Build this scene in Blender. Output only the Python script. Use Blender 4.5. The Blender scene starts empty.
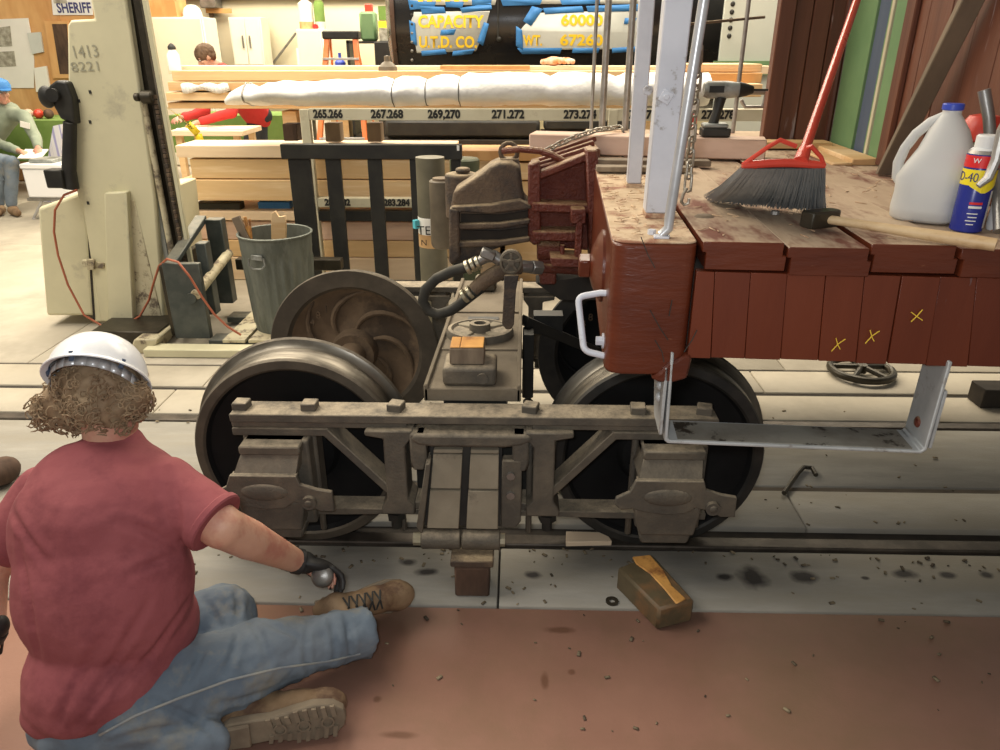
import bpy, math, random
import numpy as np
from math import sin, cos, pi, radians, atan2, sqrt
from mathutils import Vector, Matrix, noise
random.seed(7)
S = bpy.context.scene
COL = S.collection

# ---------------------------------------------------------------- camera, sky, lights, exposure
F, PITCH, YAW = 735.0, radians(23.9), radians(1.4)
CAM = Vector((.131, -2.2, 1.6))
cd = bpy.data.cameras.new('camera'); cam = bpy.data.objects.new('camera', cd); COL.objects.link(cam)
cd.sensor_width = 36; cd.lens = F / 1000 * 36; cd.clip_start = .05; cd.clip_end = 80
cam.location = CAM; cam.rotation_euler = (pi / 2 - PITCH, 0, YAW)
S.camera = cam
wd = bpy.data.worlds.new('hall_light'); S.world = wd; wd.use_nodes = True
bg = wd.node_tree.nodes['Background']; bg.inputs[0].default_value = (1.0, .93, .82, 1); bg.inputs[1].default_value = .25


def area(loc, rot, size, energy, color):
    l = bpy.data.lights.new('ceiling_lamp', 'AREA'); l.shape = 'RECTANGLE'; l.size, l.size_y = size
    l.energy = energy; l.color = color
    o = bpy.data.objects.new('ceiling_lamp', l); COL.objects.link(o); o.location = loc; o.rotation_euler = rot
    return o


area((-3.0, 3.0, 4.6), (0, 0, 0), (3.5, 3.5), 300, (1, .88, .70))
area((1.6, 4.0, 4.6), (0, 0, 0), (3.5, 2.5), 210, (1, .88, .70))
area((-2.5, 8.3, 4.6), (0, 0, 0), (6, 2.5), 480, (1, .88, .68))
area((4.2, 8.3, 4.6), (0, 0, 0), (4, 2.5), 260, (1, .88, .68))
area((-3.3, -.5, 4.4), (0, radians(-14), 0), (2.4, 2.0), 105, (1, .93, .82))
# the camera's own flash, beside its lens
fl = bpy.data.lights.new('camera_flash', 'AREA'); fl.shape = 'RECTANGLE'; fl.size, fl.size_y = .10, .06
fl.energy = 11; fl.color = (.93, .96, 1)
fo = bpy.data.objects.new('camera_flash', fl); COL.objects.link(fo)
fo.location = CAM + Vector((-.06, 0, .06)); fo.rotation_euler = (pi / 2 - PITCH, 0, YAW)
S.view_settings.view_transform = 'Standard'; S.view_settings.look = 'None'
S.view_settings.gamma = 1; S.view_settings.use_curve_mapping = False
S.view_settings.exposure = 0.35

# ---------------------------------------------------------------- pixel -> point helpers
fw = Vector((-sin(YAW) * cos(PITCH), cos(YAW) * cos(PITCH), -sin(PITCH)))
rt = fw.cross(Vector((0, 0, 1))).normalized(); up = rt.cross(fw)


def W(px, py, x=None, y=None, z=None):
    d = fw + rt * ((px - 500) / F) - up * ((py - 375) / F)
    for i, v in enumerate((x, y, z)):
        if v is not None:
            return CAM + d * ((v - CAM[i]) / d[i])


CARM = Matrix.Translation((.325, -.71, 0)) @ Matrix.Rotation(radians(-3.3), 4, 'Z')
CARI = CARM.inverted()


def CW(px, py, u=None, v=None, w=None):
    d = CARI.to_3x3() @ (fw + rt * ((px - 500) / F) - up * ((py - 375) / F)); c = CARI @ CAM
    for i, k in enumerate((u, v, w)):
        if k is not None:
            return c + d * ((k - c[i]) / d[i])


def V(*a): return Vector(a)


# ---------------------------------------------------------------- mesh builder
class MB:
    def __init__(s): s.v = []; s.f = []; s.m = []; s.mi = 0

    def add(s, vs, fs, mi=None):
        n = len(s.v); s.v += [tuple(p) for p in vs]; s.f += [tuple(i + n for i in f) for f in fs]
        s.m += [s.mi if mi is None else mi] * len(fs); return s

    def bx(s, x0, x1, y0, y1, z0, z1, M=None, mi=None):
        vs = [V(x, y, z) for z in (z0, z1) for y in (y0, y1) for x in (x0, x1)]
        if M is not None: vs = [M @ p for p in vs]
        return s.add(vs, [(0, 2, 3, 1), (4, 5, 7, 6), (0, 1, 5, 4), (2, 6, 7, 3), (0, 4, 6, 2), (1, 3, 7, 5)], mi)

    def box(s, c, d, R=None, mi=None):
        M = Matrix.Translation(c) @ (R.to_4x4() if R is not None else Matrix())
        return s.bx(-d[0] / 2, d[0] / 2, -d[1] / 2, d[1] / 2, -d[2] / 2, d[2] / 2, M, mi)

    def bar(s, p, q, w, h, upv=(0, 0, 1), mi=None):
        p, q = V(*p), V(*q); t = q - p; L = t.length; t.normalize()
        b = t.cross(V(*upv)).normalized(); n = b.cross(t)
        R = Matrix((t, b, n)).transposed()
        return s.box((p + q) / 2, (L, w, h), R, mi)

    def tube(s, pts, r, n=8, closed=False, cap=True, mi=None):
        pts = [V(*p) for p in pts]; N = len(pts)
        rr = r if isinstance(r, (list, tuple)) else [r] * N
        vs = []; nrm = None
        for i, p in enumerate(pts):
            a = pts[(i - 1) % N] if (closed or i > 0) else p; b = pts[(i + 1) % N] if (closed or i < N - 1) else p
            t = (b - a).normalized()
            if nrm is None: nrm = t.orthogonal().normalized()
            nrm = (nrm - t * nrm.dot(t))
            nrm = nrm.normalized() if nrm.length > 1e-6 else t.orthogonal().normalized()
            bn = t.cross(nrm)
            vs += [p + (nrm * cos(2 * pi * k / n) + bn * sin(2 * pi * k / n)) * rr[i] for k in range(n)]
        fs = []
        for i in range(N if closed else N - 1):
            j = (i + 1) % N
            fs += [(i * n + k, i * n + (k + 1) % n, j * n + (k + 1) % n, j * n + k) for k in range(n)]
        if cap and not closed:
            fs += [tuple(range(n))[::-1], tuple((N - 1) * n + k for k in range(n))]
        return s.add(vs, fs, mi)

    def cyl(s, p, q, r, n=16, r2=None, mi=None): return s.tube([p, q], [r, r if r2 is None else r2], n, mi=mi)

    def lathe(s, prof, n=32, M=None, mats=None, closed=False, z='z'):
        M = M or Matrix(); vs = []; K = len(prof)
        for r, h in prof:
            vs += [M @ V(r * cos(2 * pi * k / n), r * sin(2 * pi * k / n), h) for k in range(n)]
        base = len(s.v); s.v += [tuple(p) for p in vs]
        for i in range(K if closed else K - 1):
            j = (i + 1) % K
            for k in range(n):
                s.f.append(tuple(base + q for q in (i * n + k, i * n + (k + 1) % n, j * n + (k + 1) % n, j * n + k)))
                s.m.append(mats[i] if mats else s.mi)
        return s

    def sph(s, c, r, R=None, nu=16, nv=10, mi=None):
        if not isinstance(r, (tuple, list)): r = (r, r, r)
        c = V(*c); vs = []; R = R or Matrix.Identity(3)
        for i in range(1, nv):
            a = pi * i / nv
            for k in range(nu):
                b = 2 * pi * k / nu
                vs.append(c + R @ V(r[0] * sin(a) * cos(b), r[1] * sin(a) * sin(b), r[2] * cos(a)))
        t, bt = len(vs), len(vs) + 1
        vs += [c + R @ V(0, 0, r[2]), c + R @ V(0, 0, -r[2])]
        fs = []
        for i in range(nv - 2):
            fs += [(i * nu + k, (i + 1) * nu + k, (i + 1) * nu + (k + 1) % nu, i * nu + (k + 1) % nu) for k in range(nu)]
        fs += [(t, k, (k + 1) % nu) for k in range(nu)]
        fs += [(bt, (nv - 2) * nu + (k + 1) % nu, (nv - 2) * nu + k) for k in range(nu)]
        return s.add(vs, fs, mi)

    def cap_(s, p, q, r0, r1, n=14):
        """limb: tapered tube with round ends"""
        p, q = V(*p), V(*q); s.tube([p, q], [r0, r1], n); s.sph(p, r0, nu=n, nv=8); s.sph(q, r1, nu=n, nv=8); return s

    def prism(s, pts, d0, d1, plane='xz', M=None, mi=None):
        def mk(a, b, d):
            p = {'xz': V(a, d, b), 'xy': V(a, b, d), 'yz': V(d, a, b)}[plane]
            return M @ p if M is not None else p
        n = len(pts); vs = [mk(a, b, d0) for a, b in pts] + [mk(a, b, d1) for a, b in pts]
        fs = [tuple(range(n)), tuple(range(2 * n - 1, n - 1, -1))] + [(i, i + n, (i + 1) % n + n, (i + 1) % n) for i in range(n)]
        return s.add(vs, fs, mi)

    def hexn(s, c, ax, r, h, n=6, mi=None):
        c = V(*c); return s.tube([c, c + V(*ax).normalized() * h], r, n, mi=mi)


ROOTM = {}


def root(name, loc=(0, 0, 0), label=None, cat=None, group=None, M=None):
    o = bpy.data.objects.new(name, None); COL.objects.link(o); o.empty_display_size = .05
    M = M or Matrix.Translation(V(*loc)); o.matrix_world = M; ROOTM[o] = M
    tag(o, label, cat, group); return o


def tag(o, label=None, cat=None, group=None, kind=None):
    if label: o['label'] = label
    if cat: o['category'] = cat
    if group: o['group'] = group
    if kind: o['kind'] = kind
    return o


def obj(name, mb, mats, parent=None, local=False, bev=0, smooth=35, segs=1, origin=None, recalc=True):
    """mb holds world coordinates (or the parent's own when local=True)"""
    me = bpy.data.meshes.new(name); me.from_pydata(mb.v, [], mb.f)
    if not isinstance(mats, (list, tuple)): mats = [mats]
    for m in mats: me.materials.append(m)
    if len(mats) > 1: me.polygons.foreach_set('material_index', mb.m)
    if recalc:
        import bmesh
        b = bmesh.new(); b.from_mesh(me); bmesh.ops.recalc_face_normals(b, faces=b.faces); b.to_mesh(me); b.free()
    me.shade_smooth()
    if smooth is not None and smooth < 180: me.set_sharp_from_angle(angle=radians(smooth))
    o = bpy.data.objects.new(name, me); COL.objects.link(o)
    if parent is not None:
        PM = ROOTM[parent]
        if not local: me.transform(PM.inverted())
        o.parent = parent
        if origin is None:
            ROOTM[o] = PM
        else:
            T = Matrix.Translation(origin) if local else PM.inverted() @ Matrix.Translation(origin)
            T = Matrix.Translation(T.to_translation())
            me.transform(T.inverted()); o.matrix_local = T; ROOTM[o] = PM @ T
    else:
        c = V(*origin) if origin is not None else V(*np.array(mb.v)[:, :2].mean(0), np.array(mb.v)[:, 2].min())
        me.transform(Matrix.Translation(-c)); o.location = c; ROOTM[o] = Matrix.Translation(c)
    if bev:
        b = o.modifiers.new('edge', 'BEVEL'); b.width = bev; b.segments = segs; b.limit_method = 'ANGLE'; b.angle_limit = radians(40)
        b.harden_normals = False
    return o


def single(name, mb, mats, label, cat, group=None, **k): return tag(obj(name, mb, mats, **k), label, cat, group)


def copy_tree(src, M):
    """a copy of a thing, with its parts and their sub-parts, at matrix M"""
    def cp(s, par):
        c = s.copy(); COL.objects.link(c)
        if par is not None: c.parent = par; c.matrix_local = s.matrix_local.copy()
        for ch in [x for x in KIDS.get(s, s.children)]: cp(ch, c)
        return c
    c = cp(src, None); c.matrix_world = M; ROOTM[c] = M; return c


KIDS = {}


def text(name, body, size, mat, parent, M, ext=.0006, font_scale=(1, 1), align='CENTER', bold=0, cat=None):
    cu = bpy.data.curves.new(name, 'FONT'); cu.body = body; cu.size = size; cu.align_x = align; cu.align_y = 'CENTER'
    cu.extrude = ext; cu.offset = bold; cu.resolution_u = 3; cu.fill_mode = 'BOTH'
    t = bpy.data.objects.new(name, cu); COL.objects.link(t)
    bpy.context.view_layer.update()
    me = bpy.data.meshes.new_from_object(t.evaluated_get(bpy.context.evaluated_depsgraph_get()))
    bpy.data.objects.remove(t)
    me.transform(M @ Matrix.Diagonal((font_scale[0], font_scale[1], 1, 1)))
    me.materials.clear(); me.materials.append(mat)
    o = bpy.data.objects.new(name, me); COL.objects.link(o)
    if parent is not None: me.transform(ROOTM[parent].inverted()); o.parent = parent; ROOTM[o] = ROOTM[parent]
    return o


def face_M(loc, right=(1, 0, 0), upv=(0, 0, 1)):
    r_ = V(*right).normalized(); u_ = V(*upv); u_ = (u_ - r_ * u_.dot(r_)).normalized(); n_ = r_.cross(u_)
    m = Matrix((r_, u_, n_)).transposed().to_4x4(); m.translation = V(*loc); return m


def stroke(mb, pts, w, M, t=.0008):
    for a, b in zip(pts[:-1], pts[1:]):
        a, b = V(a[0], a[1], 0), V(b[0], b[1], 0); d = (b - a).normalized() * w * .3; n = V(-d.y, d.x, 0).normalized() * w / 2
        vs = [a - d - n, b + d - n, b + d + n, a - d + n]
        mb.add([M @ (p + V(0, 0, h)) for h in (0, t) for p in vs], [(0, 3, 2, 1), (4, 5, 6, 7), (0, 1, 5, 4), (1, 2, 6, 5), (2, 3, 7, 6), (3, 0, 4, 7)])


# ---------------------------------------------------------------- materials
def mat(name, c1, c2=None, s=6, rough=.6, metal=0, bump=.15, bs=60, stretch=(1, 1, 1), dust=None, dust_amt=.6, c3=None, s3=2.5,
        lo=.4, hi=.65, trans=0, emit=0, rvar=.12, lo3=.5, hi3=.62, ior=1.45, rnd=True, alpha=1, spec=.5, bdist=.002, sss=0, coat=0):
    m = bpy.data.materials.new(name); m.use_nodes = True; nt = m.node_tree; N = nt.nodes; L = nt.links
    b = N['Principled BSDF']; b.inputs['Metallic'].default_value = metal; b.inputs['Roughness'].default_value = rough
    b.inputs['IOR'].default_value = ior; b.inputs['Specular IOR Level'].default_value = spec
    if trans: b.inputs['Transmission Weight'].default_value = trans
    if alpha < 1: b.inputs['Alpha'].default_value = alpha
    if coat: b.inputs['Coat Weight'].default_value = coat
    if sss:
        b.inputs['Subsurface Weight'].default_value = sss; b.inputs['Subsurface Radius'].default_value = (.02, .008, .004)
        b.inputs['Subsurface Scale'].default_value = .4
    c1 = (*c1, 1); c2 = (*(c2 or tuple(x * .75 for x in c1[:3])), 1)
    tc = N.new('ShaderNodeTexCoord'); vec = tc.outputs['Object']
    if rnd:
        oi = N.new('ShaderNodeObjectInfo'); ml = N.new('ShaderNodeVectorMath'); ml.operation = 'SCALE'
        ml.inputs[0].default_value = (13.1, 7.7, 9.3); L.new(oi.outputs['Random'], ml.inputs['Scale'])
        ad = N.new('ShaderNodeVectorMath'); L.new(vec, ad.inputs[0]); L.new(ml.outputs[0], ad.inputs[1]); vec = ad.outputs[0]
    if stretch != (1, 1, 1):
        mp = N.new('ShaderNodeMapping'); mp.inputs['Scale'].default_value = stretch; L.new(vec, mp.inputs[0]); vec = mp.outputs[0]

    def nz(sc, det=6, r=.6):
        n = N.new('ShaderNodeTexNoise'); n.inputs['Scale'].default_value = sc; n.inputs['Detail'].default_value = det
        n.inputs['Roughness'].default_value = r; L.new(vec, n.inputs['Vector']); return n.outputs['Fac']

    def ramp(fac, a, c_, e=(0, 0, 0, 1), g=(1, 1, 1, 1)):
        r = N.new('ShaderNodeValToRGB'); r.color_ramp.elements[0].position = a; r.color_ramp.elements[1].position = c_
        r.color_ramp.elements[0].color = e; r.color_ramp.elements[1].color = g; L.new(fac, r.inputs[0]); return r.outputs[0]

    def mix(fac, a, c_):
        x = N.new('ShaderNodeMix'); x.data_type = 'RGBA'
        if isinstance(fac, (int, float)): x.inputs[0].default_value = fac
        else: L.new(fac, x.inputs[0])
        for i, k in ((6, a), (7, c_)):
            if isinstance(k, tuple): x.inputs[i].default_value = k
            else: L.new(k, x.inputs[i])
        return x.outputs[2]
    n1 = nz(s); col = ramp(n1, lo, hi, c1, c2)
    if c3: col = mix(ramp(nz(s3, 5, .7), lo3, hi3), col, (*c3, 1))
    if dust:
        g = N.new('ShaderNodeNewGeometry'); sx = N.new('ShaderNodeSeparateXYZ'); L.new(g.outputs['Normal'], sx.inputs[0])
        r1 = ramp(sx.outputs['Z'], .45, .95); n2 = ramp(nz(s * 2.3, 8, .75), .3, .62)
        mu = N.new('ShaderNodeMath'); mu.operation = 'MULTIPLY'; L.new(r1, mu.inputs[0]); L.new(n2, mu.inputs[1])
        m2 = N.new('ShaderNodeMath'); m2.operation = 'MULTIPLY'; L.new(mu.outputs[0], m2.inputs[0]); m2.inputs[1].default_value = dust_amt
        col = mix(m2.outputs[0], col, (*dust, 1))
    L.new(col, b.inputs['Base Color'])
    mr = N.new('ShaderNodeMapRange'); mr.inputs['To Min'].default_value = max(.02, rough - rvar); mr.inputs['To Max'].default_value = min(1, rough + rvar)
    L.new(nz(s * 1.7), mr.inputs['Value']); L.new(mr.outputs[0], b.inputs['Roughness'])
    if bump:
        bn = N.new('ShaderNodeBump'); bn.inputs['Strength'].default_value = bump; bn.inputs['Distance'].default_value = bdist
        L.new(nz(bs, 4), bn.inputs['Height']); L.new(bn.outputs[0], b.inputs['Normal'])
    if emit: b.inputs['Emission Color'].default_value = c1; b.inputs['Emission Strength'].default_value = emit
    return m
DUST = (.40, .34, .25)
M_ = dict(
    dustiron=mat('dusty_iron', (.090, .078, .060), (.150, .126, .090), s=9, rough=.72, bump=.7, bs=110, bdist=.004, dust=(.42, .345, .24), dust_amt=.85, c3=(.072, .066, .054), s3=3, lo3=.5, hi3=.75),
    dustiron2=mat('dusty_iron_plate', (.24, .205, .145), (.30, .258, .185), s=7, rough=.8, bump=.5, bs=90, c3=(.13, .11, .08), s3=9, lo3=.58, hi3=.72),
    bolster=mat('dusty_brown_bolster', (.155, .125, .085), (.205, .168, .118), s=6, rough=.85, bump=.6, bs=90, c3=(.10, .08, .058), s3=4, lo3=.55, hi3=.75),
    wheelrim=mat('rusty_wheel_rim', (.060, .048, .034), (.10, .08, .056), s=8, rough=.75, bump=.3, bs=80, dust=DUST, dust_amt=.45),
    blackrim=mat('dull_black_rim', (.016, .015, .013), (.035, .030, .024), s=9, rough=.6, bump=.3, dust=(.2, .17, .12), dust_amt=.4),
    wheelback=mat('dusty_wheel_back', (.115, .076, .045), (.17, .115, .068), s=7, rough=.85, bump=.8, bs=60, c3=(.075, .052, .034), s3=4),
    tread=mat('worn_steel_tread', (.20, .18, .145), (.09, .078, .06), s=6, rough=.38, metal=.75, bump=.06, stretch=(1, 6, 1)),
    blackpaint=mat('black_wheel_paint', (.004, .004, .0042), (.008, .008, .008), s=5, rough=.7, bump=.2, bs=45, spec=.25),
    black=mat('black_metal', (.014, .014, .013), (.028, .027, .022), s=7, rough=.5, bump=.15),
    blacktank=mat('black_tank_paint', (.008, .008, .009), (.016, .014, .012), s=2, rough=.22, bump=.05),
    redbrown=mat('oxide_red_paint', (.120, .026, .010), (.085, .018, .008), s=5, rough=.33, bump=.5, bs=28, bdist=.004, dust=(.50, .36, .20), dust_amt=.0, c3=(.30, .13, .07), s3=11, lo3=.66, hi3=.72, stretch=(.6, .6, 2.5)),
    skirt=mat('skirt_board_paint', (.150, .032, .012), (.115, .023, .009), s=5, rough=.38, bump=.5, bs=30, stretch=(1, 1, .18), c3=(.17, .13, .13), s3=26, lo3=.68, hi3=.73),
    galvb=mat('brushed_galvanised_pipe', (.52, .52, .52), (.40, .40, .40), s=10, rough=.35, metal=.4, bump=.08),
    redtop=mat('sawdust_on_red_boards', (.42, .31, .21), (.54, .42, .29), s=10, rough=.9, bump=.5, bs=120, stretch=(1, .35, 1), c3=(.17, .062, .038), s3=5),
    beamtop=mat('sawdust_on_beam', (.52, .38, .24), (.62, .48, .32), s=14, rough=.95, bump=.8, bs=150, c3=(.27, .12, .07), s3=9),
    redcast=mat('red_painted_casting', (.125, .026, .015), (.175, .045, .025), s=14, rough=.38, bump=1.0, bs=90, bdist=.010, dust=(.50, .34, .18), dust_amt=.95),
    redwall=mat('weathered_red_boards', (.145, .052, .028), (.085, .030, .018), s=7, rough=.5, bump=.8, bs=30, stretch=(1, 1, .08), c3=(.26, .20, .20), s3=24, lo3=.655, hi3=.70),
    rustiron=mat('rusty_casting', (.085, .058, .040), (.16, .11, .068), s=7, rough=.75, bump=.9, bs=120, bdist=.006, dust=(.46, .35, .21), dust_amt=.95, c3=(.05, .042, .036), s3=4),
    holeshade=mat('shaded_recess_iron', (.03, .024, .018), (.05, .038, .026), s=8, rough=.9, bump=.3),
    galv=mat('galvanised_steel', (.38, .40, .38), (.27, .285, .265), s=9, rough=.45, metal=.35, bump=.1, c3=(.18, .18, .16), s3=5),
    cangalv=mat('weathered_galvanised_can', (.13, .145, .125), (.20, .215, .185), s=5, rough=.5, metal=.3, bump=.15, stretch=(1, 1, .4), c3=(.11, .12, .10), s3=6),
    strap=mat('galvanised_strap', (.50, .51, .50), (.38, .39, .38), s=8, rough=.5, metal=.2, bump=.1, c3=(.2, .16, .12), s3=7, lo3=.6, hi3=.7),
    silver=mat('silver_painted_wood', (.60, .61, .65), (.52, .53, .57), s=7, rough=.45, bump=.15, bs=50, c3=(.30, .28, .26), s3=14, lo3=.64, hi3=.7),
    steelpipe=mat('steel_pipe', (.42, .40, .37), (.28, .26, .23), s=12, rough=.4, metal=.5, bump=.1),
    chain=mat('zinc_chain', (.45, .42, .36), (.28, .25, .2), s=30, rough=.4, metal=.7, bump=.1),
    conc=mat('pale_concrete', (.43, .385, .30), (.50, .45, .355), s=3, rough=.75, bump=.25, bs=120, c3=(.34, .30, .235), s3=1.3, lo3=.48, hi3=.7, rnd=False),
    rail=mat('rail_steel', (.055, .045, .035), (.11, .09, .07), s=9, rough=.5, metal=.4, bump=.2),
    groove=mat('dark_groove', (.03, .025, .02), (.05, .04, .03), s=9, rough=.9),
    cream=mat('cream_machine_paint', (.66, .62, .42), (.60, .565, .38), s=3, rough=.42, bump=.08, c3=(.45, .42, .30), s3=5, lo3=.58, hi3=.75),
    creamdirty=mat('dirty_cream_paint', (.55, .50, .34), (.40, .33, .2), s=6, rough=.6, bump=.2, c3=(.14, .11, .08), s3=12, lo3=.52, hi3=.62),
    forkgrey=mat('dark_fork_steel', (.06, .072, .068), (.11, .12, .11), s=6, rough=.45, metal=.3, bump=.15, dust=(.3, .27, .2), dust_amt=.5),
    darkgrease=mat('greasy_dark_steel', (.035, .03, .02), (.06, .05, .035), s=10, rough=.4, metal=.4, bump=.3),
    pine=mat('planed_pine', (.72, .50, .26), (.62, .41, .20), s=3, rough=.6, bump=.15, stretch=(.35, 4, 4), c3=(.80, .60, .36), s3=1.5),
    pinex=mat('pine_end_grain', (.60, .38, .18), (.5, .3, .13), s=12, rough=.8, bump=.2),
    pine2=mat('rough_pine', (.62, .40, .19), (.50, .30, .13), s=3, rough=.7, bump=.2, stretch=(.35, 4, 4), c3=(.70, .50, .28), s3=1.5),
    palepine=mat('pale_pine', (.80, .63, .44), (.72, .54, .36), s=3, rough=.6, bump=.1, stretch=(.35, 4, 4)),
    pink=mat('pinkish_plank', (.66, .47, .36), (.56, .38, .28), s=4, rough=.7, bump=.15, stretch=(.4, 5, 5)),
    ply=mat('plywood', (.62, .34, .13), (.52, .27, .10), s=2, rough=.55, bump=.08, stretch=(1, 1, .3), c3=(.70, .42, .18), s3=1.2),
    oldwood=mat('old_grey_wood', (.20, .15, .10), (.13, .10, .07), s=6, rough=.85, bump=.5, bs=40, stretch=(1, 1, .2), c3=(.28, .22, .15), s3=4),
    splitwood=mat('split_orange_wood', (.66, .34, .09), (.48, .22, .055), s=12, rough=.6, bump=.4, bs=30, c3=(.22, .09, .03), s3=6),
    oilwood=mat('oil_soaked_wood', (.085, .065, .035), (.13, .10, .055), s=6, rough=.55, bump=.3, bs=50, c3=(.20, .11, .05), s3=5),
    darkwood=mat('dark_rotten_wood', (.05, .03, .02), (.12, .07, .045), s=9, rough=.9, bump=.6, bs=30, stretch=(1, 1, .3)),
    handle=mat('hickory_handle', (.66, .49, .28), (.55, .38, .20), s=6, rough=.5, bump=.1, stretch=(.4, 3, 3), c3=(.42, .26, .12), s3=6, lo3=.6, hi3=.75),
    white=mat('white_plastic_sheet', (.80, .80, .78), (.74, .74, .73), s=5, rough=.5, bump=.6, bs=9, bdist=.02),
    whitehat=mat('white_hat_plastic', (.82, .83, .84), (.78, .79, .80), s=2, rough=.22, bump=.02),
    wallcream=mat('cream_wall', (.74, .68, .50), (.70, .64, .46), s=1, rough=.7, bump=.05),
    cabinet=mat('cream_cabinet', (.76, .74, .62), (.72, .70, .58), s=2, rough=.4, bump=.02),
    paper=mat('paper', (.80, .78, .72), (.75, .73, .67), s=3, rough=.8, bump=.02),
    photo=mat('printed_photo', (.25, .23, .18), (.5, .48, .4), s=14, rough=.7, bump=0),
    ink=mat('black_ink', (.02, .02, .02), (.04, .04, .035), s=10, rough=.8, bump=0),
    pencil=mat('pencil_marks', (.32, .31, .23), (.42, .41, .30), s=40, rough=.9, bump=0),
    navy=mat('navy_ink', (.05, .05, .15), (.06, .06, .18), s=10, rough=.6, bump=0),
    label=mat('cream_rack_paint', (.62, .58, .43), (.55, .51, .37), s=5, rough=.6, bump=.1, c3=(.45, .40, .28), s3=8, lo3=.6, hi3=.75),
    yellow=mat('yellow_paint', (.90, .62, .03), (.85, .56, .03), s=8, rough=.5, bump=.1),
    chalk=mat('yellow_chalk', (.90, .62, .06), (.75, .5, .05), s=40, rough=.9, bump=.1),
    tape=mat('blue_masking_tape', (.045, .20, .50), (.055, .235, .55), s=5, rough=.55, bump=.1),
    stencil=mat('stencil_film', (.58, .60, .56), (.52, .54, .5), s=3, rough=.4, bump=.04, bs=12),
    orange=mat('orange_fibreglass', (.85, .20, .03), (.75, .16, .02), s=5, rough=.4, bump=.02),
    redplast=mat('red_plastic', (.66, .065, .035), (.55, .05, .03), s=4, rough=.35, bump=.03),
    redtube=mat('red_lacquered_tube', (.50, .055, .03), (.44, .045, .025), s=4, rough=.25, bump=.02),
    bristle=mat('grey_bristle', (.26, .28, .28), (.36, .38, .38), s=9, rough=.6, bump=0),
    green=mat('green_cloth', (.13, .22, .045), (.18, .28, .07), s=3, rough=.85, bump=.1),
    greendoor=mat('green_door_paint', (.12, .22, .10), (.155, .26, .12), s=4, rough=.5, bump=.1),
    slate=mat('slate_blue_paint', (.055, .075, .12), (.085, .11, .155), s=5, rough=.6, bump=.1, stretch=(1, 1, .2)),
    creamtrim=mat('cream_trim', (.50, .46, .32), (.42, .38, .26), s=5, rough=.6, bump=.1),
    jug=mat('frosted_jug', (.80, .80, .77), (.76, .76, .73), s=4, rough=.45, bump=.05, alpha=.88, trans=.25),
    water=mat('water_in_jug', (.62, .62, .58), (.6, .6, .57), s=4, rough=.2, bump=0),
    blue=mat('blue_plastic', (.04, .07, .45), (.05, .09, .5), s=4, rough=.4, bump=0),
    canblue=mat('can_blue', (.02, .03, .22), (.025, .035, .26), s=4, rough=.25, bump=0),
    canyellow=mat('can_yellow', (.90, .72, .03), (.86, .68, .03), s=4, rough=.3, bump=0),
    canred=mat('can_red', (.72, .03, .03), (.68, .03, .03), s=4, rough=.3, bump=0),
    whitep=mat('white_print', (.78, .78, .76), (.74, .74, .72), s=4, rough=.5, bump=0),
    rubber=mat('black_rubber', (.022, .022, .018), (.05, .046, .036), s=9, rough=.75, bump=.3, dust=(.25, .22, .16), dust_amt=.5),
    brass=mat('zinc_clamp', (.50, .46, .34), (.36, .32, .22), s=20, rough=.35, metal=.7, bump=.1),
    redhose=mat('red_air_hose', (.42, .13, .07), (.36, .1, .05), s=8, rough=.5, bump=.05),
    steel=mat('grey_steel', (.30, .29, .27), (.2, .19, .17), s=9, rough=.4, metal=.7, bump=.15),
    gold=mat('brown_tube', (.11, .09, .065), (.17, .14, .10), s=6, rough=.5, bump=.1),
    redfloor=mat('red_painted_floor', (.27, .145, .105), (.305, .165, .12), s=3, rough=.42, bump=.2, bs=90, c3=(.22, .135, .085), s3=1.6, lo3=.45, hi3=.7, rnd=False),
)


def stained(m, spots, color, rough=None, soft=.5):
    """adds oil stains (round, ragged, at world places) to a floor material"""
    nt = m.node_tree; N = nt.nodes; L = nt.links; b = N['Principled BSDF']
    src = b.inputs['Base Color'].links[0].from_socket
    g = N.new('ShaderNodeNewGeometry'); n = N.new('ShaderNodeTexNoise'); n.inputs['Scale'].default_value = 22; n.inputs['Detail'].default_value = 5
    L.new(g.outputs['Position'], n.inputs['Vector'])
    sb = N.new('ShaderNodeMath'); sb.operation = 'MULTIPLY_ADD'; L.new(n.outputs['Fac'], sb.inputs[0]); sb.inputs[1].default_value = .9; sb.inputs[2].default_value = -.45
    acc = None
    for (x, y, rx, ry) in spots:
        mp = N.new('ShaderNodeMapping'); mp.inputs['Location'].default_value = (-x / rx, -y / ry, 0); mp.inputs['Scale'].default_value = (1 / rx, 1 / ry, 0)
        L.new(g.outputs['Position'], mp.inputs[0])
        ln = N.new('ShaderNodeVectorMath'); ln.operation = 'LENGTH'; L.new(mp.outputs[0], ln.inputs[0])
        a = N.new('ShaderNodeMath'); a.operation = 'ADD'; L.new(ln.outputs['Value'], a.inputs[0]); L.new(sb.outputs[0], a.inputs[1])
        if acc is None: acc = a.outputs[0]
        else:
            mn = N.new('ShaderNodeMath'); mn.operation = 'MINIMUM'; L.new(acc, mn.inputs[0]); L.new(a.outputs[0], mn.inputs[1]); acc = mn.outputs[0]
    mr = N.new('ShaderNodeMapRange'); mr.inputs['From Min'].default_value = 1.15; mr.inputs['From Max'].default_value = soft; L.new(acc, mr.inputs['Value'])
    mx = N.new('ShaderNodeMix'); mx.data_type = 'RGBA'; L.new(mr.outputs[0], mx.inputs[0]); L.new(src, mx.inputs[6]); mx.inputs[7].default_value = (*color, 1)
    L.new(mx.outputs[2], b.inputs['Base Color'])
# ================================================================ THE SETTING
def spot(px, py, rx, ry): p = W(px, py, z=0); return (p.x, p.y, rx, ry)


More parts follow.
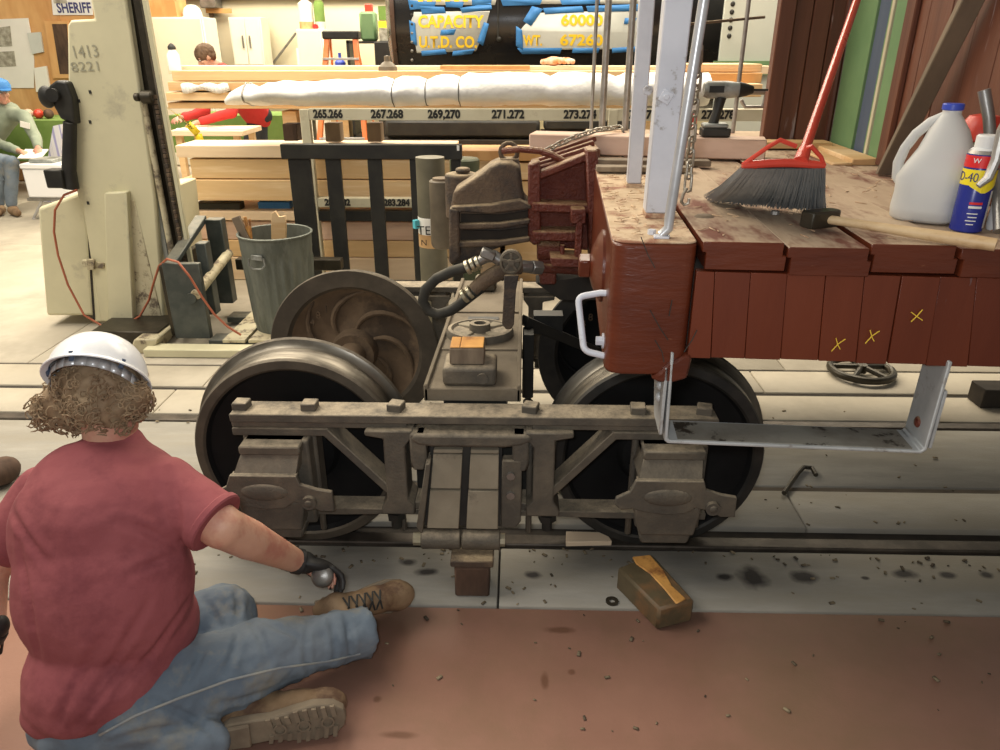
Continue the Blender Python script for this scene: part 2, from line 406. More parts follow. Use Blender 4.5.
M_['conc_shade'] = mat('shaded_concrete', (.27, .255, .22), (.345, .325, .28), s=5, rough=.65, bump=.5, bs=130, c3=(.28, .255, .205), s3=2.2, lo3=.42, hi3=.62, rnd=False, stretch=(.5, 2, 1))  # same concrete as the pale slabs, with the dimmer light put into its colour
stained(M_['conc_shade'], [spot(725, 577, .03, .02), spot(804, 577, .05, .035), spot(752, 577, .05, .06), spot(825, 545, .06, .04), spot(905, 574, .045, .025),
                      spot(948, 575, .03, .02), spot(987, 575, .025, .02), spot(408, 562, .03, .02), spot(427, 572, .04, .02), spot(533, 575, .03, .02), spot(865, 578, .015, .01)], (.035, .03, .028))
stained(M_['redfloor'], [spot(572, 672, .012, .012), spot(377, 699, .012, .012), spot(545, 680, .012, .03), spot(560, 630, .05, .015), spot(400, 735, .05, .012)], (.17, .085, .055))

fl = MB(); fl.bx(-9, 9, -3.2, 13, -.16, -.045)
floor = tag(obj('floor', fl, M_['groove'], smooth=None), kind='structure')


def slabs(y0, y1, xs, m, z=0.0, name='concrete_slab', gap=.003):
    for a, b in zip(xs[:-1], xs[1:]):
        q = MB(); q.bx(a + gap, b - gap, y0 + gap, y1 - gap, -.05, z)
        obj(name, q, m, floor, bev=.004, smooth=None)


slabs(-3.2, -.388, [-9, 9], M_['redfloor'], name='red_floor_slab')
slabs(-.385, -.085, [-3.4, .08, 3.6], M_['conc_shade'])
slabs(.055, .31, [-3.4, .02, 1.2, 3.6], M_['conc_shade'])
slabs(.345, .842, [-4.2, .5, 3.9], M_['conc_shade'], -.003)
slabs(.918, 1.19, [-4.2, -1.62, 1.1, 4.0], M_['conc'])
slabs(1.225, 1.50, [-4.4, -1.5, 1.4, 4.2], M_['conc'])
slabs(1.515, 4.2, [-9, -5.2, -2.6, -.9, 1.6, 4.2, 9], M_['conc'], 0)
slabs(4.2, 8.0, [-9, -5.5, -2, 1.5, 9], M_['conc'], 0)
slabs(8.0, 13, [-9, -5.5, -2, 1.5, 9], M_['conc'], 0)
slabs(-.385, .845, [-9, -4.25], M_['conc'], -.001)
slabs(-.385, 1.5, [4.25, 9], M_['conc'], -.001)
for y in (-.085, .829):                       # two rails let into the floor
    q = MB(); q.bx(-4.2, 4.2, y + .018, y + .078, -.05, .0015)
    obj('rail', q, M_['rail'], floor, bev=.006, segs=2)
q = MB(); q.bx(-4.2, 4.2, .313, .342, -.05, -.008); BF = mat('brown_filler', (.085, .065, .045), (.06, .045, .03), s=9, rough=.8); obj('seam_filler', q, BF, floor)
for ya, yb_, zz in ((1.188, 1.229, -.010), (1.498, 1.519, -.006), (.838, .845, -.012), (.912, .921, -.008), (-.094, -.066, -.014), (.0, .058, -.022)):
    q = MB(); q.bx(-4.2, 4.2, ya, yb_, -.05, zz); obj('seam_filler', q, M_['groove'], floor)

db = MB(); random.seed(21)
for i in range(420):
    x, y = random.uniform(-1.6, 2.2), random.choice([random.gauss(-.12, .05), random.uniform(-.85, .30), random.uniform(-.5, 1.1)])
    if .84 < y < .92 or -.09 < y < .06: continue
    r_ = random.uniform(.0015, .006); a = random.uniform(0, pi); db.bx(-r_ * 1.6, r_ * 1.6, -r_ * .8, r_ * .8, 0, r_ * .7, Matrix.Translation((x, y, .001)) @ Matrix.Rotation(a, 4, 'Z'))
tag(obj('floor_debris', db, mat('floor_debris', (.06, .045, .03), (.30, .24, .15), s=9, rough=.9), smooth=None), 'small dark crumbs and chips scattered on the concrete around the wheels', 'debris', kind='stuff')

# far wall and the plywood partition at the side
wb = MB(); wb.bx(-9, 9, 11, 11.12, 0, 3.2); wall_back = tag(obj('wall_back', wb, M_['wallcream'], smooth=None), kind='structure')
q = MB(); q.bx(-9, 9, 10.9, 11, 2.33, 2.39); obj('conduit', q, M_['steel'], wall_back)
wl = MB(); wl.bx(-9, -4.78, 7.6, 7.72, 0, 3.0); wall_left = tag(obj('wall_left', wl, M_['ply'], smooth=None), kind='structure')
for a, b in ((-9, -6.6), (-6.6, -5.45), (-5.0, -4.78)):
    q = MB(); q.bx(a + .004, b - .004, 7.575, 7.6, .02, 3.0); obj('plywood_panel', q, M_['ply'], wall_left, bev=.002)
q = MB(); q.bx(-5.45, -5.0, 7.575, 7.6, 1.9, 3.0); obj('plywood_panel', q, M_['ply'], wall_left)
# ================================================================ THE WHEEL TRUCK
truck = root('railcar_truck', (0, .457, 0), 'black-wheeled steel railcar truck standing on the floor rails', 'railcar truck')
R_, RF = .352, .380


def wheel(x, y0, out):          # out = -1 near wheel, +1 far wheel
    M = Matrix.Translation((x, y0, R_)) @ Matrix(((1, 0, 0, 0), (0, 0, out, 0), (0, -out if out > 0 else 1, 0, 0), (0, 0, 0, 1)))
    prof = [(.045, -.07), (.095, -.07), (.105, -.005), (.16, .012), (.25, .012), (.29, -.01), (.305, -.03), (.376, -.03), (.380, -.022),
            (.376, -.010), (.360, -.002), (.353, .008), (.350, .088), (.344, .098), (.318, .100), (.310, .094), (.300, .075), (.13, .05), (.115, .07), (.09, .078), (.045, .078)]
    ms = [1, 1, 1, 1, 1, 0, 0, 0, 0, 2, 2, 2, 0, 0, 0, 3, 3, 3, 3, 3]
    q = MB(); q.lathe(prof, 72, M, ms)
    bk = x > 0
    w = obj('wheel', q, [M_['blackrim'] if bk else M_['wheelrim'], M_['blackpaint'] if bk and out > 0 else M_['wheelback'], M_['tread'], M_['blackpaint']], truck, smooth=30)
    if out > 0:                  # curved ribs on the inner side, raised rather high
        for k in range(7):
            pts = []; rr = []
            for i in range(9):
                t = i / 8; rad = .10 + t * .195; a = k * 2 * pi / 7 + .35 + .75 * t * t + .35 * t
                pts.append(M @ V(rad * cos(a), rad * sin(a), -.004 + .004 * t)); rr.append(.008 + .006 * sin(pi * min(1, t * 1.1)))
            r = MB(); r.tube(pts, rr, 8); obj('rib', r, M_['blackpaint'] if bk else M_['wheelback'], w)
        for a_, s_ in ((2.5, '4'), (2.3, '8'), (2.1, '1')):
            text('cast_number', s_, .045, M_['wheelback'], w, face_M((x + .225 * cos(a_), y0 - .013, R_ + .225 * sin(a_))), ext=.004)
    else:
        for k in range(2):
            a = .5 + k * 3; b = MB(); b.hexn(M @ V(.1 * cos(a), .1 * sin(a), .065), M.to_3x3() @ V(0, 0, 1), .012, .02); obj('hub_bolt', b, M_['blackpaint'], w)
    return w


for x in (-.60, .605):
    wheel(x, .03, -1); wheel(x, .884, 1)
    q = MB(); q.tube([(x, -.22, R_), (x, -.05, R_), (x, .03, R_), (x, .2, R_), (x, .457, R_), (x, .72, R_), (x, .884, R_), (x, 1.12, R_)], [.04, .045, .062, .062, .055, .062, .062, .04], 20)
    obj('axle', q, M_['wheelback'], truck)


def sideframe(s, Y):            # s=+1: near side; Y maps our design plane
    def y(v): return v if s > 0 else .914 - v
    def bxx(q, x0, x1, y0, y1, z0, z1): q.bx(x0, x1, min(y(y0), y(y1)), max(y(y0), y(y1)), z0, z1)
    def prm(q, pts, y0, y1): q.prism(pts, y(y0), y(y1), 'xz')
    di = M_['dustiron']
    q = MB(); bxx(q, -.735, .735, -.245, -.150, .568, .595); obj('top_arch_bar', q, di, truck, bev=.003)
    # lower arch bar: flat over the box, down to the spring seat, up again
    def bentbar(pts, t, name):
        q = MB(); off = []
        for i, p in enumerate(pts):
            a = V(*pts[max(0, i - 1)]); b = V(*pts[min(len(pts) - 1, i + 1)]); c = V(*p)
            n1 = (c - a).normalized() if i else (b - c).normalized(); n2 = (b - c).normalized() if i < len(pts) - 1 else n1
            n = (n1 + n2).normalized(); n = V(-n.y, n.x); off.append(c + n * t / max(.5, n.dot(V(-n1.y, n1.x))))
        prm(q, list(map(tuple, [V(*p) for p in pts] + off[::-1])), -.240, -.155); return obj(name, q, di, truck, bev=.003)
    bentbar([(-.735, .520), (-.455, .520), (-.225, .262), (.205, .262), (.435, .520), (.735, .520)], .026, 'lower_arch_bar')
    q = MB(); bxx(q, -.735, -.20, -.235, -.158, .547, .566); obj('filler_bar', q, di, truck, bev=.002)
    q = MB(); bxx(q, .18, .735, -.235, -.158, .549, .570); obj('filler_bar', q, di, truck, bev=.002)
    q = MB(); prm(q, [(-.735, .232), (-.42, .232), (-.30, .236), (.28, .236), (.42, .232), (.735, .232), (.735, .256), (-.735, .256)], -.235, -.160); obj('tie_bar', q, di, truck, bev=.002)
    for x in (-.71, -.50, .50, .70, -.235, .175) if s > 0 else (-.7, -.5, .5, .7):
        q = MB(); a = random.uniform(-.3, .5); q.box((x, y(-.197), .605), (.046, .046, .026), Matrix.Rotation(a, 3, 'Z'))
        q.cyl((x, y(-.197), .15), (x, y(-.197), .60), .011, 8)
        obj('bolt', q, di, truck, bev=.003)
    for sx in (-1, 1):           # column castings
        c = -.01; x0 = c + sx * .215
        pts = [(x0 - sx * .045, .552), (x0 - sx * .045, .535), (x0 - sx * .02, .50), (x0 - sx * .02, .31), (x0 - sx * .04, .29), (x0 - sx * .04, .255),
               (x0 + sx * .065, .255), (x0 + sx * .065, .275), (x0 + sx * .045, .31), (x0 + sx * .045, .525), (x0 + sx * .10, .535), (x0 + sx * .10, .552)]
        q = MB(); prm(q, pts, -.262, -.15); obj('column_casting', q, di, truck, bev=.004)
        q = MB(); q.hexn((x0 + sx * .03, y(-.21), .232), (0, 0, -1), .030, .024); q.cyl((x0 + sx * .03, y(-.21), .21), (x0 + sx * .03, y(-.21), .172), .017, 10); obj('column_nut', q, M_['black'], truck)
    for xc in (-.605, .605):     # journal boxes
        m = 1
        def X(v): return xc + v
        q = MB(); bxx(q, X(-.095), X(.105), -.26, -.10, .215, .515); obj_box = obj('journal_box', q, di, truck, bev=.008, segs=2)
        q = MB(); prm(q, [(X(-.095), .515), (X(.09), .515), (X(.09), .485), (X(-.095), .485)], -.300, -.20); obj('box_brow', q, di, obj_box, bev=.005)
        q = MB()
        v_ = [(X(-.09), y(-.285), .492), (X(.085), y(-.285), .492), (X(-.11), y(-.325), .435), (X(.08), y(-.325), .435)]
        v_ += [(p[0], y(-.2), p[2]) for p in v_]
        q.add(v_, [(0, 1, 3, 2), (4, 6, 7, 5), (0, 4, 5, 1), (2, 3, 7, 6), (0, 2, 6, 4), (1, 5, 7, 3)])
        q.bx(X(-.115), X(.083), min(y(-.332), y(-.31)), max(y(-.332), y(-.31)), .430, .438); obj('sloped_hood', q, di, obj_box, bev=.002)
        lid = [(-.115, .432), (.075, .432), (.083, .405), (.125, .39), (.168, .382), (.170, .318), (.130, .318), (.105, .335), (.06, .347), (.035, .328), (-.02, .322), (-.09, .332),
               (-.118, .342), (-.155, .338), (-.172, .355), (-.168, .375), (-.13, .395)]
        lid = [(X(a * (1.1 if a > 0 else 1.03)), .37 + (b - .37) * 1.08) for a, b in lid]
        q = MB(); prm(q, lid, -.338, -.322)
        q.sph((X(-.02 * m), y(-.335), .380), (.075, .014, .030), nu=20, nv=8)
        ld = obj('lid', q, di, obj_box, bev=.004, segs=2)
        q = MB(); q.cyl((X(.115 * m), y(-.335), .350), (X(.115 * m), y(-.352), .350), .022, 14); q.sph((X(.115 * m), y(-.352), .35), (.012, .006, .012)); obj('lid_bolt', q, di, obj_box)
        q = MB(); low = [(X(-.112), .335), (X(.09), .335), (X(.085), .295), (X(.075), .232), (X(-.09), .232), (X(-.108), .295)]
        prm(q, low, -.322, -.2); obj('oil_cellar', q, di, obj_box, bev=.006, segs=2)
        q = MB(); prm(q, [(X(-.09), .230), (X(.075), .230), (X(.065), .185), (X(-.08), .185)], -.300, -.14); obj('cellar_foot', q, di, obj_box, bev=.006)


sideframe(1, 0); sideframe(-1, 0)

# spring plank ends, leaf plates, rollers
pl = M_['dustiron2']
q = MB(); q.prism([(-.175, .548), (.165, .548), (.185, .530), (.15, .512), (.10, .504), (-.12, .504), (-.165, .510), (-.19, .53)], -.272, -.19, 'xz'); cap = obj('bolster_cap', q, M_['dustiron'], truck, bev=.010, segs=2)
for sx in (-1, 1):
    q = MB(); x = -.01 + sx * .155; q.prism([(x - .024, .548), (x + .024, .548), (x + .026, .45), (x + .018, .42), (x - .018, .42), (x - .024, .45)], -.268, -.22, 'xz'); obj('cap_ear', q, M_['dustiron'], truck, bev=.006)
tz, bz, ty, by = .490, .225, -.246, -.286        # the plates lean outwards towards their foot


def lean(x, t, d=0): return V(x, ty + (by - ty) * t - d, tz + (bz - tz) * t)


for c0, c1, e0, e1 in ((-.118, -.030, -.145, -.045), (-.005, .080, -.022, .078)):
    for t0, t1 in ((.0, .045), (.06, .48), (.505, .985)):
        def xs(t): return (c0 + (e0 - c0) * t, c1 + (e1 - c1) * t)
        a0, a1 = xs(t0); b0, b1 = xs(t1)
        vs = [lean(a0, t0, .012), lean(a1, t0, .012), lean(b1, t1, .012), lean(b0, t1, .012), lean(a0, t0, -.01), lean(a1, t0, -.01), lean(b1, t1, -.01), lean(b0, t1, -.01)]
        q = MB(); q.add(vs, [(0, 1, 2, 3), (4, 7, 6, 5), (0, 4, 5, 1), (1, 5, 6, 2), (2, 6, 7, 3), (3, 7, 4, 0)]); obj('spring_plate', q, pl, truck, bev=.002)
q = MB(); q.add([lean(-.13, 0, -.012), lean(.09, 0, -.012), lean(.085, 1, -.012), lean(-.155, 1, -.012), lean(-.13, 0, -.03), lean(.09, 0, -.03), lean(.085, 1, -.03), lean(-.155, 1, -.03)],
               [(0, 1, 2, 3), (4, 7, 6, 5), (0, 4, 5, 1), (1, 5, 6, 2), (2, 6, 7, 3), (3, 7, 4, 0)]); obj('spring_backing', q, M_['black'], truck)
for a, b in ((-.165, -.04), (-.036, .085)):
    q = MB(); q.cyl((a, by + .0, bz - .044), (b, by, bz - .044), .031, 20); obj('spring_roller', q, M_['dustiron'], truck, bev=.004)
for a, b in ((-.19, -.16), (.085, .10)):
    q = MB(); q.cyl((a, by, bz - .044), (b, by, bz - .044), .021, 8); obj('roller_pin', q, M_['brass'], truck)
q = MB(); q.prism([(-.140, .46), (-.125, .46), (-.160, .20), (-.178, .23)], -.295, -.22, 'xz'); obj('swing_hanger', q, M_['dustiron'], truck, bev=.003)
q = MB(); q.prism([(.090, .46), (.150, .46), (.150, .24), (.132, .215), (.085, .215)], -.27, -.23, 'xz'); obj('swing_hanger', q, M_['dustiron'], truck, bev=.004)
for z in (.41, .34):
    q = MB(); q.cyl((.117, -.265, z), (.117, -.28, z), .013, 8); obj('hanger_bolt', q, M_['steel'], truck)
q = MB(); q.bx(-.19, .17, -.15, -.12, .24, .55); obj('spring_gap_shade', q, M_['black'], truck)  # black box added to darken the gaps beside the springs
# bolster across the truck, flared, with rims along both edges
zt = .635
bol = [(-.128, -.12), (.135, -.12), (.135, 1.03), (-.128, 1.03)]
q = MB(); q.prism([(-.158, -.13), (.145, -.13), (.155, 1.04), (-.125, 1.04)], zt - .045, zt, 'xy'); bolster = obj('bolster', q, M_['bolster'], truck, bev=.004)
q = MB(); q.bx(-.10, .10, -.10, 1.01, .42, zt - .045); obj('bolster_web', q, M_['black'], bolster)
for xa, xb in ((-.158, -.125), (.132, .142)):
    q = MB(); q.prism([(xa, -.13), (xa + .014, -.13), (xb + .014, 1.04), (xb, 1.04)], zt - .045, zt + .012, 'xy'); obj('bolster_rim', q, M_['bolster'], bolster, bev=.003)
for y_ in (.185, .585):
    q = MB(); q.bx(-.132, .138, y_, y_ + .012, zt, zt + .006); obj('bolster_ridge', q, M_['bolster'], bolster, bev=.002)
Mz = Matrix.Translation((-.005, .345, zt))
q = MB(); q.lathe([(.125, -.01), (.125, .014), (.118, .026), (.106, .028), (.098, .018), (.040, .016), (.038, .046), (.022, .046), (.021, -.01)], 40, Mz @ Matrix.Diagonal((1, .86, 1, 1)))
cp = obj('center_plate', q, M_['dustiron'], bolster, bev=0)
for k in range(4):
    a = .78 + k * pi / 2; q = MB(); q.prism([(0.04, -.012), (.1, -.028), (.1, .028), (.04, .012)], .014, .024, 'xy', Mz @ Matrix.Rotation(a, 4, 'Z')); obj('plate_lug', q, M_['dustiron2'], cp, bev=.003)
q = MB(); q.lathe([(.0, .012), (.021, .012)], 20, Mz); obj('king_pin_hole', q, M_['black'], cp)
q = MB(); q.bx(-.06, .06, .50, .535, zt + .001, zt + .004); obj('bolster_slot', q, M_['black'], bolster)
q = MB(); q.bx(-.100, .068, -.115, .02, zt, zt + .062); sb = obj('side_bearing', q, M_['dustiron'], truck, bev=.012, segs=2)
q = MB(); q.cyl((.025, -.120, zt + .028), (.025, -.110, zt + .028), .018, 14); obj('bearing_boss', q, M_['dustiron'], sb)
q = MB(); q.bx(-.055, .04, .86, .98, zt, zt + .05); obj('side_bearing', q, M_['dustiron'], truck, bev=.01)
q = MB(); q.bx(.155, .200, .50, .60, .30, .575); q.cyl((.18, .55, .30), (.18, .55, .245), .014, 8); q.cyl((.18, .55, .27), (.18, .55, .255), .022, 8); obj('brake_hanger', q, M_['black'], truck, bev=.004)
q = MB(); q.bar((.16, .60, .60), (.50, .80, .38), .05, .04); q.bx(.2, .32, .66, .73, .52, .60); obj('brake_beam', q, M_['black'], truck)
# wooden bearing block lying on the side bearing, foot blocks
b1 = MB(); b1.bx(-.078, .030, -.090, .005, zt + .063, zt + .118)
wbk = single('wooden_block', b1, M_['oldwood'], 'small split wooden block resting on top of the truck bolster', 'block', bev=.004)
q = MB(); q.bx(-.076, -.046, -.088, .003, zt + .1185, zt + .122); q.bx(-.044, .028, -.088, .003, zt + .1185, zt + .123); obj('fresh_split_face', q, M_['splitwood'], wbk, bev=.002)
q = MB(); q.bx(-.07, .065, -.345, -.255, .1165, .1415)
single('rusty_plate', q, M_['rustiron'], 'rusty flat packing plate lying on the dark block under the springs', 'plate', bev=.004)
q = MB(); q.bx(-.058, .052, -.345, -.245, 0.001, .116)
single('support_block', q, M_['darkwood'], 'short dark rotten timber block under the truck springs', 'block', bev=.006)
# ================================================================ THE RED RAILCAR (jacked up on the right)
car = root('railcar', label='red-brown wooden railcar end with plank platform, skirt boards and end wall', cat='railcar', M=CARM)
LOC = dict(local=True)
WT = 1.24
# end beam: rounded near end
out = []
for cx, cy, a0 in ((.035, .035, pi), (.150, .030, 1.5 * pi)):
    r_ = .035 if cx < .1 else .025
    out += [(cx + r_ * cos(a0 + k * pi / 8), cy + r_ * sin(a0 + k * pi / 8)) for k in range(5)]
out += [(.175, 2.34), (0, 2.34)]
q = MB(); q.prism(out, .944, WT - .004, 'xy'); beam = obj('end_beam', q, M_['redbrown'], car, bev=.006, segs=2, **LOC)
o2 = [(a * .985 + .0015, b + .002 if b < 1 else b) for a, b in out]
q = MB(); q.prism(o2, WT - .004, WT, 'xy'); obj('beam_top', q, M_['beamtop'], beam, bev=.003, **LOC)
# lifted splinter at the lower corner
q = MB(); q.prism([(.10, .940), (.12, .952), (.135, .975), (.155, .985), (.175, .998), (.186, .990), (.180, .940), (.15, .930), (.12, .930)], -.004, .06, 'xz'); obj('split_corner', q, M_['redbrown'], beam, bev=.005, **LOC)
cr = MB()
for pts in ([(641, 237), (648, 255), (655, 268)], [(650, 310), (660, 328), (668, 340)], [(655, 340), (662, 352), (664, 362)], [(672, 300), (669, 316)], [(684, 352), (692, 340), (697, 330)]):
    w3 = [CW(a, b, v=-.0008) for a, b in pts]; cr.tube(w3, .0013, 4)
obj('paint_crack', cr, M_['groove'], beam, **LOC)
# platform boards: front ends lap each other, slightly uneven
edges = [.180, .348, .512, .682, .85, 1.02, 1.2, 1.4]
for i, (a, b) in enumerate(zip(edges[:-1], edges[1:])):
    dz = (.003, -.003, .004, 0, -.002, .001, 0)[i]; y0 = (.004, -.004, .006, -.002, 0, 0, 0)[i]
    tl = .008; t_ = .058
    pr = [(a + .003, WT + dz), (a + .003, WT + dz - .022), (a + .003 + tl, WT + dz - .022), (a + .003 + tl, WT + dz - t_), (b - .004 + tl, WT + dz - t_), (b - .004 + tl, WT + dz - .026), (b - .004, WT + dz - .026), (b - .004, WT + dz)]
    q = MB(); q.prism(pr, y0, 2.30, 'xz')
    # top face gets the sawdust material
    bo = obj('platform_board', q, [M_['redbrown'], M_['redtop']], car, bev=.0015, **LOC)
    for p_ in bo.data.polygons:
        if p_.normal.z > .9 and p_.center.z > WT - .01: p_.material_index = 1
# skirt boards
tops = [716, 752, 789, 828, 867, 905, 944, 981]
bots = [711, 745, 781, 819, 857, 889, 928, 971]
lt = [(CW(t, 268, v=0).x, CW(b, 360, v=0).x) for t, b in zip(tops, bots)]
lt = [(.176, .176)] + lt + [(.82, .84), (.90, .92), (.99, 1.01)]
for i, ((t0, b0), (t1, b1)) in enumerate(zip(lt[:-1], lt[1:])):
    g = .0016 if i == 5 else .0005
    y0 = random.uniform(-.0015, .0015) + .004; zb = .988 + random.uniform(-.003, .003)
    q = MB(); q.prism([(t0 + g, 1.180), (t1 - g, 1.180), (b1 - g, zb), (b0 + g, zb)], y0, .03, 'xz'); obj('skirt_board', q, M_['skirt'], car, bev=.0009, **LOC)
q = MB(); q.bx(.176, 1.6, .03, .16, .99, 1.178); obj('side_sill', q, M_['groove'], car, **LOC)
for a, b in ((.9, 1.02), (1.35, 1.47), (2.15, 2.30)):
    q = MB(); q.bx(.176, 3.0, a, b, .97, 1.149); obj('under_sill', q, M_['black'], car, **LOC)
q = MB(); q.bx(.176, 3.0, .16, 2.30, 1.15, 1.178); obj('sub_floor', q, M_['groove'], car, **LOC)
q = MB(); q.bx(1.01, 3.0, -.0, .05, .99, 1.24); obj('side_wall_sill', q, M_['redbrown'], car, **LOC)
# three chalk crosses
for cx, cy in ((838, 344), (872, 336), (917, 316)):
    c = CW(cx, cy, v=-.0015); q = MB(); h = .013
    q.tube([c + V(-h, 0, .008), c + V(0, 0, -.001), c + V(h, 0, -.009)] if cx == 917 else [c + V(-.8 * h, 0, -h * 1.3), c + V(0, 0, 0), c + V(h, 0, h * .9)], .0011, 4)
    q.tube([c + V(-h * .5, 0, h), c + V(0, 0, -.002), c + V(h * .5, 0, -h * .9)] if cx != 917 else [c + V(h * .6, 0, .014), c + V(0, 0, 0), c + V(-h * .7, 0, -h)], .0011, 4)
    obj('chalk_cross', q, M_['chalk'], car, **LOC)
# small bolt heads in the deck
p = CW(775, 213, w=WT + .003); q = MB(); q.hexn((p.x, p.y, WT), (0, 0, 1), .010, .008); obj('deck_bolt', q, M_['steelpipe'], car, **LOC)
q = MB(); p = CW(704, 218, w=WT); q.lathe([(0, .006), (.014, .005), (.02, 0)], 10, Matrix.Translation((p.x, p.y, WT + .003)) @ Matrix.Diagonal((1.2, 1, 1, 1))); obj('deck_knot', q, M_['oldwood'], car, **LOC)
ch = MB()
for i in range(260):      # wood shavings strewn on the beam and the boards
    u, v_ = random.uniform(.01, .9), random.uniform(.03, 1.5)
    if u > .17 and random.random() < .55: u = random.uniform(.01, .17)
    a = random.uniform(0, pi); l = random.uniform(.004, .016); M = Matrix.Translation((u, v_, WT + .0055)) @ Matrix.Rotation(a, 4, 'Z') @ Matrix.Rotation(random.uniform(-.2, .2), 4, 'Y')
    ch.bx(-l, l, -.0012, .0012, -.0008, .0008, M)
tag(obj('wood_shavings', ch, mat('wood_shaving', (.62, .45, .28), (.35, .2, .12), s=30, rough=.9), smooth=None, origin=CARM @ V(.1, .5, WT)), 'pale wood shavings strewn over the end beam and platform boards', 'shavings', kind='stuff')
bpy.data.objects['wood_shavings'].matrix_world = CARM; bpy.data.objects['wood_shavings'].data.transform(Matrix.Translation(CARM @ V(.1, .5, WT)))

# step stirrup of flat bar
SM = M_['strap']
yb, yf = -.005, .098        # strap width, nearer and farther edge
q = MB(); q.prism([(.140, 1.0), (.146, 1.0), (.1515, .792), (.158, .787), (.705, .785), (.712, .792), (.715, 1.0), (.723, 1.0), (.719, .788), (.708, .778), (.153, .779), (.144, .786)], yb, yf, 'xz')
st = obj('step_stirrup', q, SM, car, bev=.002, **LOC)
q = MB(); q.prism([(-.004, .965), (.19, .965), (.20, .94), (.10, .80), (-.004, .80)], .131, .138, 'yz'); obj('strap_plate', q, SM, st, bev=.001, **LOC)
for z in (.90, .87):
    q = MB(); q.sph((.131, .05, z), (.009, .012, .012)); obj('rivet', q, SM, st, **LOC)
q = MB(); q.prism([(.725, .93), (.732, .93), (.730, .79), (.723, .79)], .0, .09, 'xz'); obj('strap_plate', q, SM, st, bev=.001, **LOC)
q = MB(); q.sph((.712, .05, .83), (.006, .013, .013)); obj('rivet', q, M_['redcast'], st, **LOC)
q = MB(); q.bx(.175, .69, .002, .09, .7855, .788); obj('worn_tread', q, mat('worn_step_steel', (.32, .305, .26), (.22, .20, .165), s=9, rough=.5, metal=.3, bump=.15, c3=(.05, .04, .03), s3=14, lo3=.55, hi3=.62), st, **LOC)
# hand grip on the end face
g0, g1, g2, g3 = V(.0, .10, 1.095), V(-.045, .085, 1.095), V(-.048, .10, .975), V(.0, .06, .965)
g = [V(.012, .22, 1.12), V(-.028, .215, 1.125)]
T_, B_ = CW(600, 293, v=.10), CW(609, 357, v=.045)
L1, L2 = CW(578, 297, v=.10), CW(584, 351, v=.045)
def arc(a, c, b, n=5): return [a.lerp(c, t).lerp(c.lerp(b, t), t) for t in [i / n for i in range(n + 1)]]
pts = [V(.01, T_.y, T_.z), T_] + arc(L1 + (T_ - L1) * .3, L1, L1 + (L2 - L1) * .12) + arc(L2 + (L1 - L2) * .12, L2, L2 + (B_ - L2) * .3) + [B_, V(.01, B_.y, B_.z)]
q = MB(); q.tube(pts, .0075, 10); obj('grab_handle', q, M_['silver'], car, smooth=60, **LOC)
c = CW(603, 342, u=-.002); c = V(0, .085, .99)
q = MB(); q.cyl((0, c.y, c.z), (-.004, c.y, c.z), .018, 14); q.hexn((-.004, c.y, c.z), (-1, 0, 0), .011, .014); obj('grip_bolt', q, M_['silver'], car, **LOC)
# big cast washer with nut
q = MB(); cM = Matrix.Translation((0, .27, 1.115)) @ Matrix.Rotation(-pi / 2, 4, 'Y')
q.lathe([(.088, -.002), (.088, .006), (.075, .014), (.05, .026), (.03, .032), (0, .032)], 28, cM); dk = obj('cast_washer', q, M_['redbrown'], car, **LOC)
q = MB(); q.box((-.045, .27, 1.115), (.03, .045, .045), Matrix.Rotation(.2, 3, 'X')); obj('square_nut', q, M_['redbrown'], dk, bev=.004, **LOC)

# ---- draft casting on the end face (world coordinates from here)
def PZ(px, py, y): p = W(px, py, y=y); return (p.x, p.z)
def poly(mb, pix, y0, y1, y=None): mb.prism([PZ(a, b, y0 if y is None else y) for a, b in pix], y0, y1, 'xz')
RC = M_['redcast']
dc = None
q = MB(); poly(q, [(531, 168), (600, 148), (604, 252), (536, 246)], .40, .62); dcast = obj('draft_casting', q, RC, car, bev=.006)
q = MB(); poly(q, [(528, 165), (540, 161), (541, 243), (534, 246), (528, 240)], .34, .40); obj('casting_rim', q, RC, dcast, bev=.005)
q = MB(); poly(q, [(540, 172), (590, 152), (590, 160), (540, 180)], .34, .40); obj('casting_rim', q, RC, dcast, bev=.005)
q = MB(); poly(q, [(586, 150), (598, 150), (602, 262), (590, 262)], .30, .40); obj('casting_rim', q, RC, dcast, bev=.006)
q = MB(); poly(q, [(532, 203), (590, 205), (590, 214), (532, 212)], .32, .42); obj('casting_rim', q, RC, dcast, bev=.005)
q = MB(); poly(q, [(532, 232), (582, 232), (582, 242), (534, 241)], .31, .42); obj('casting_rim', q, RC, dcast, bev=.005)
for k in range(3):
    q = MB(); a = W(536 + k * 3, 166 - k * 5, y=.42 + k * .07); b = W(592 + k * 2, 148 - k * 5, y=.42 + k * .07); q.bar(a, b, .02, .02); obj('top_rib', q, RC, dcast, bev=.003)
q = MB(); poly(q, [(571, 209), (586, 209), (586, 224), (571, 224)], .27, .34); obj('casting_lug', q, RC, dcast, bev=.004)
q = MB(); poly(q, [(577, 213), (583, 213), (581, 268), (574, 268)], .27, .30); obj('casting_web', q, RC, dcast, bev=.003)
q = MB(); poly(q, [(550, 258), (579, 259), (579, 268), (552, 267)], .24, .36); obj('casting_foot', q, RC, dcast, bev=.003)
a, b = W(538, 243, y=.36), W(561, 243, y=.36)
q = MB(); q.tube([W(537, 250, y=.37), W(560, 250, y=.37)], .035, 18); obj('casting_barrel', q, RC, dcast, bev=.004)
q = MB(); poly(q, [(537, 243), (558, 243), (556, 285), (540, 285)], .36, .50); obj('casting_leg', q, RC, dcast, bev=.006)
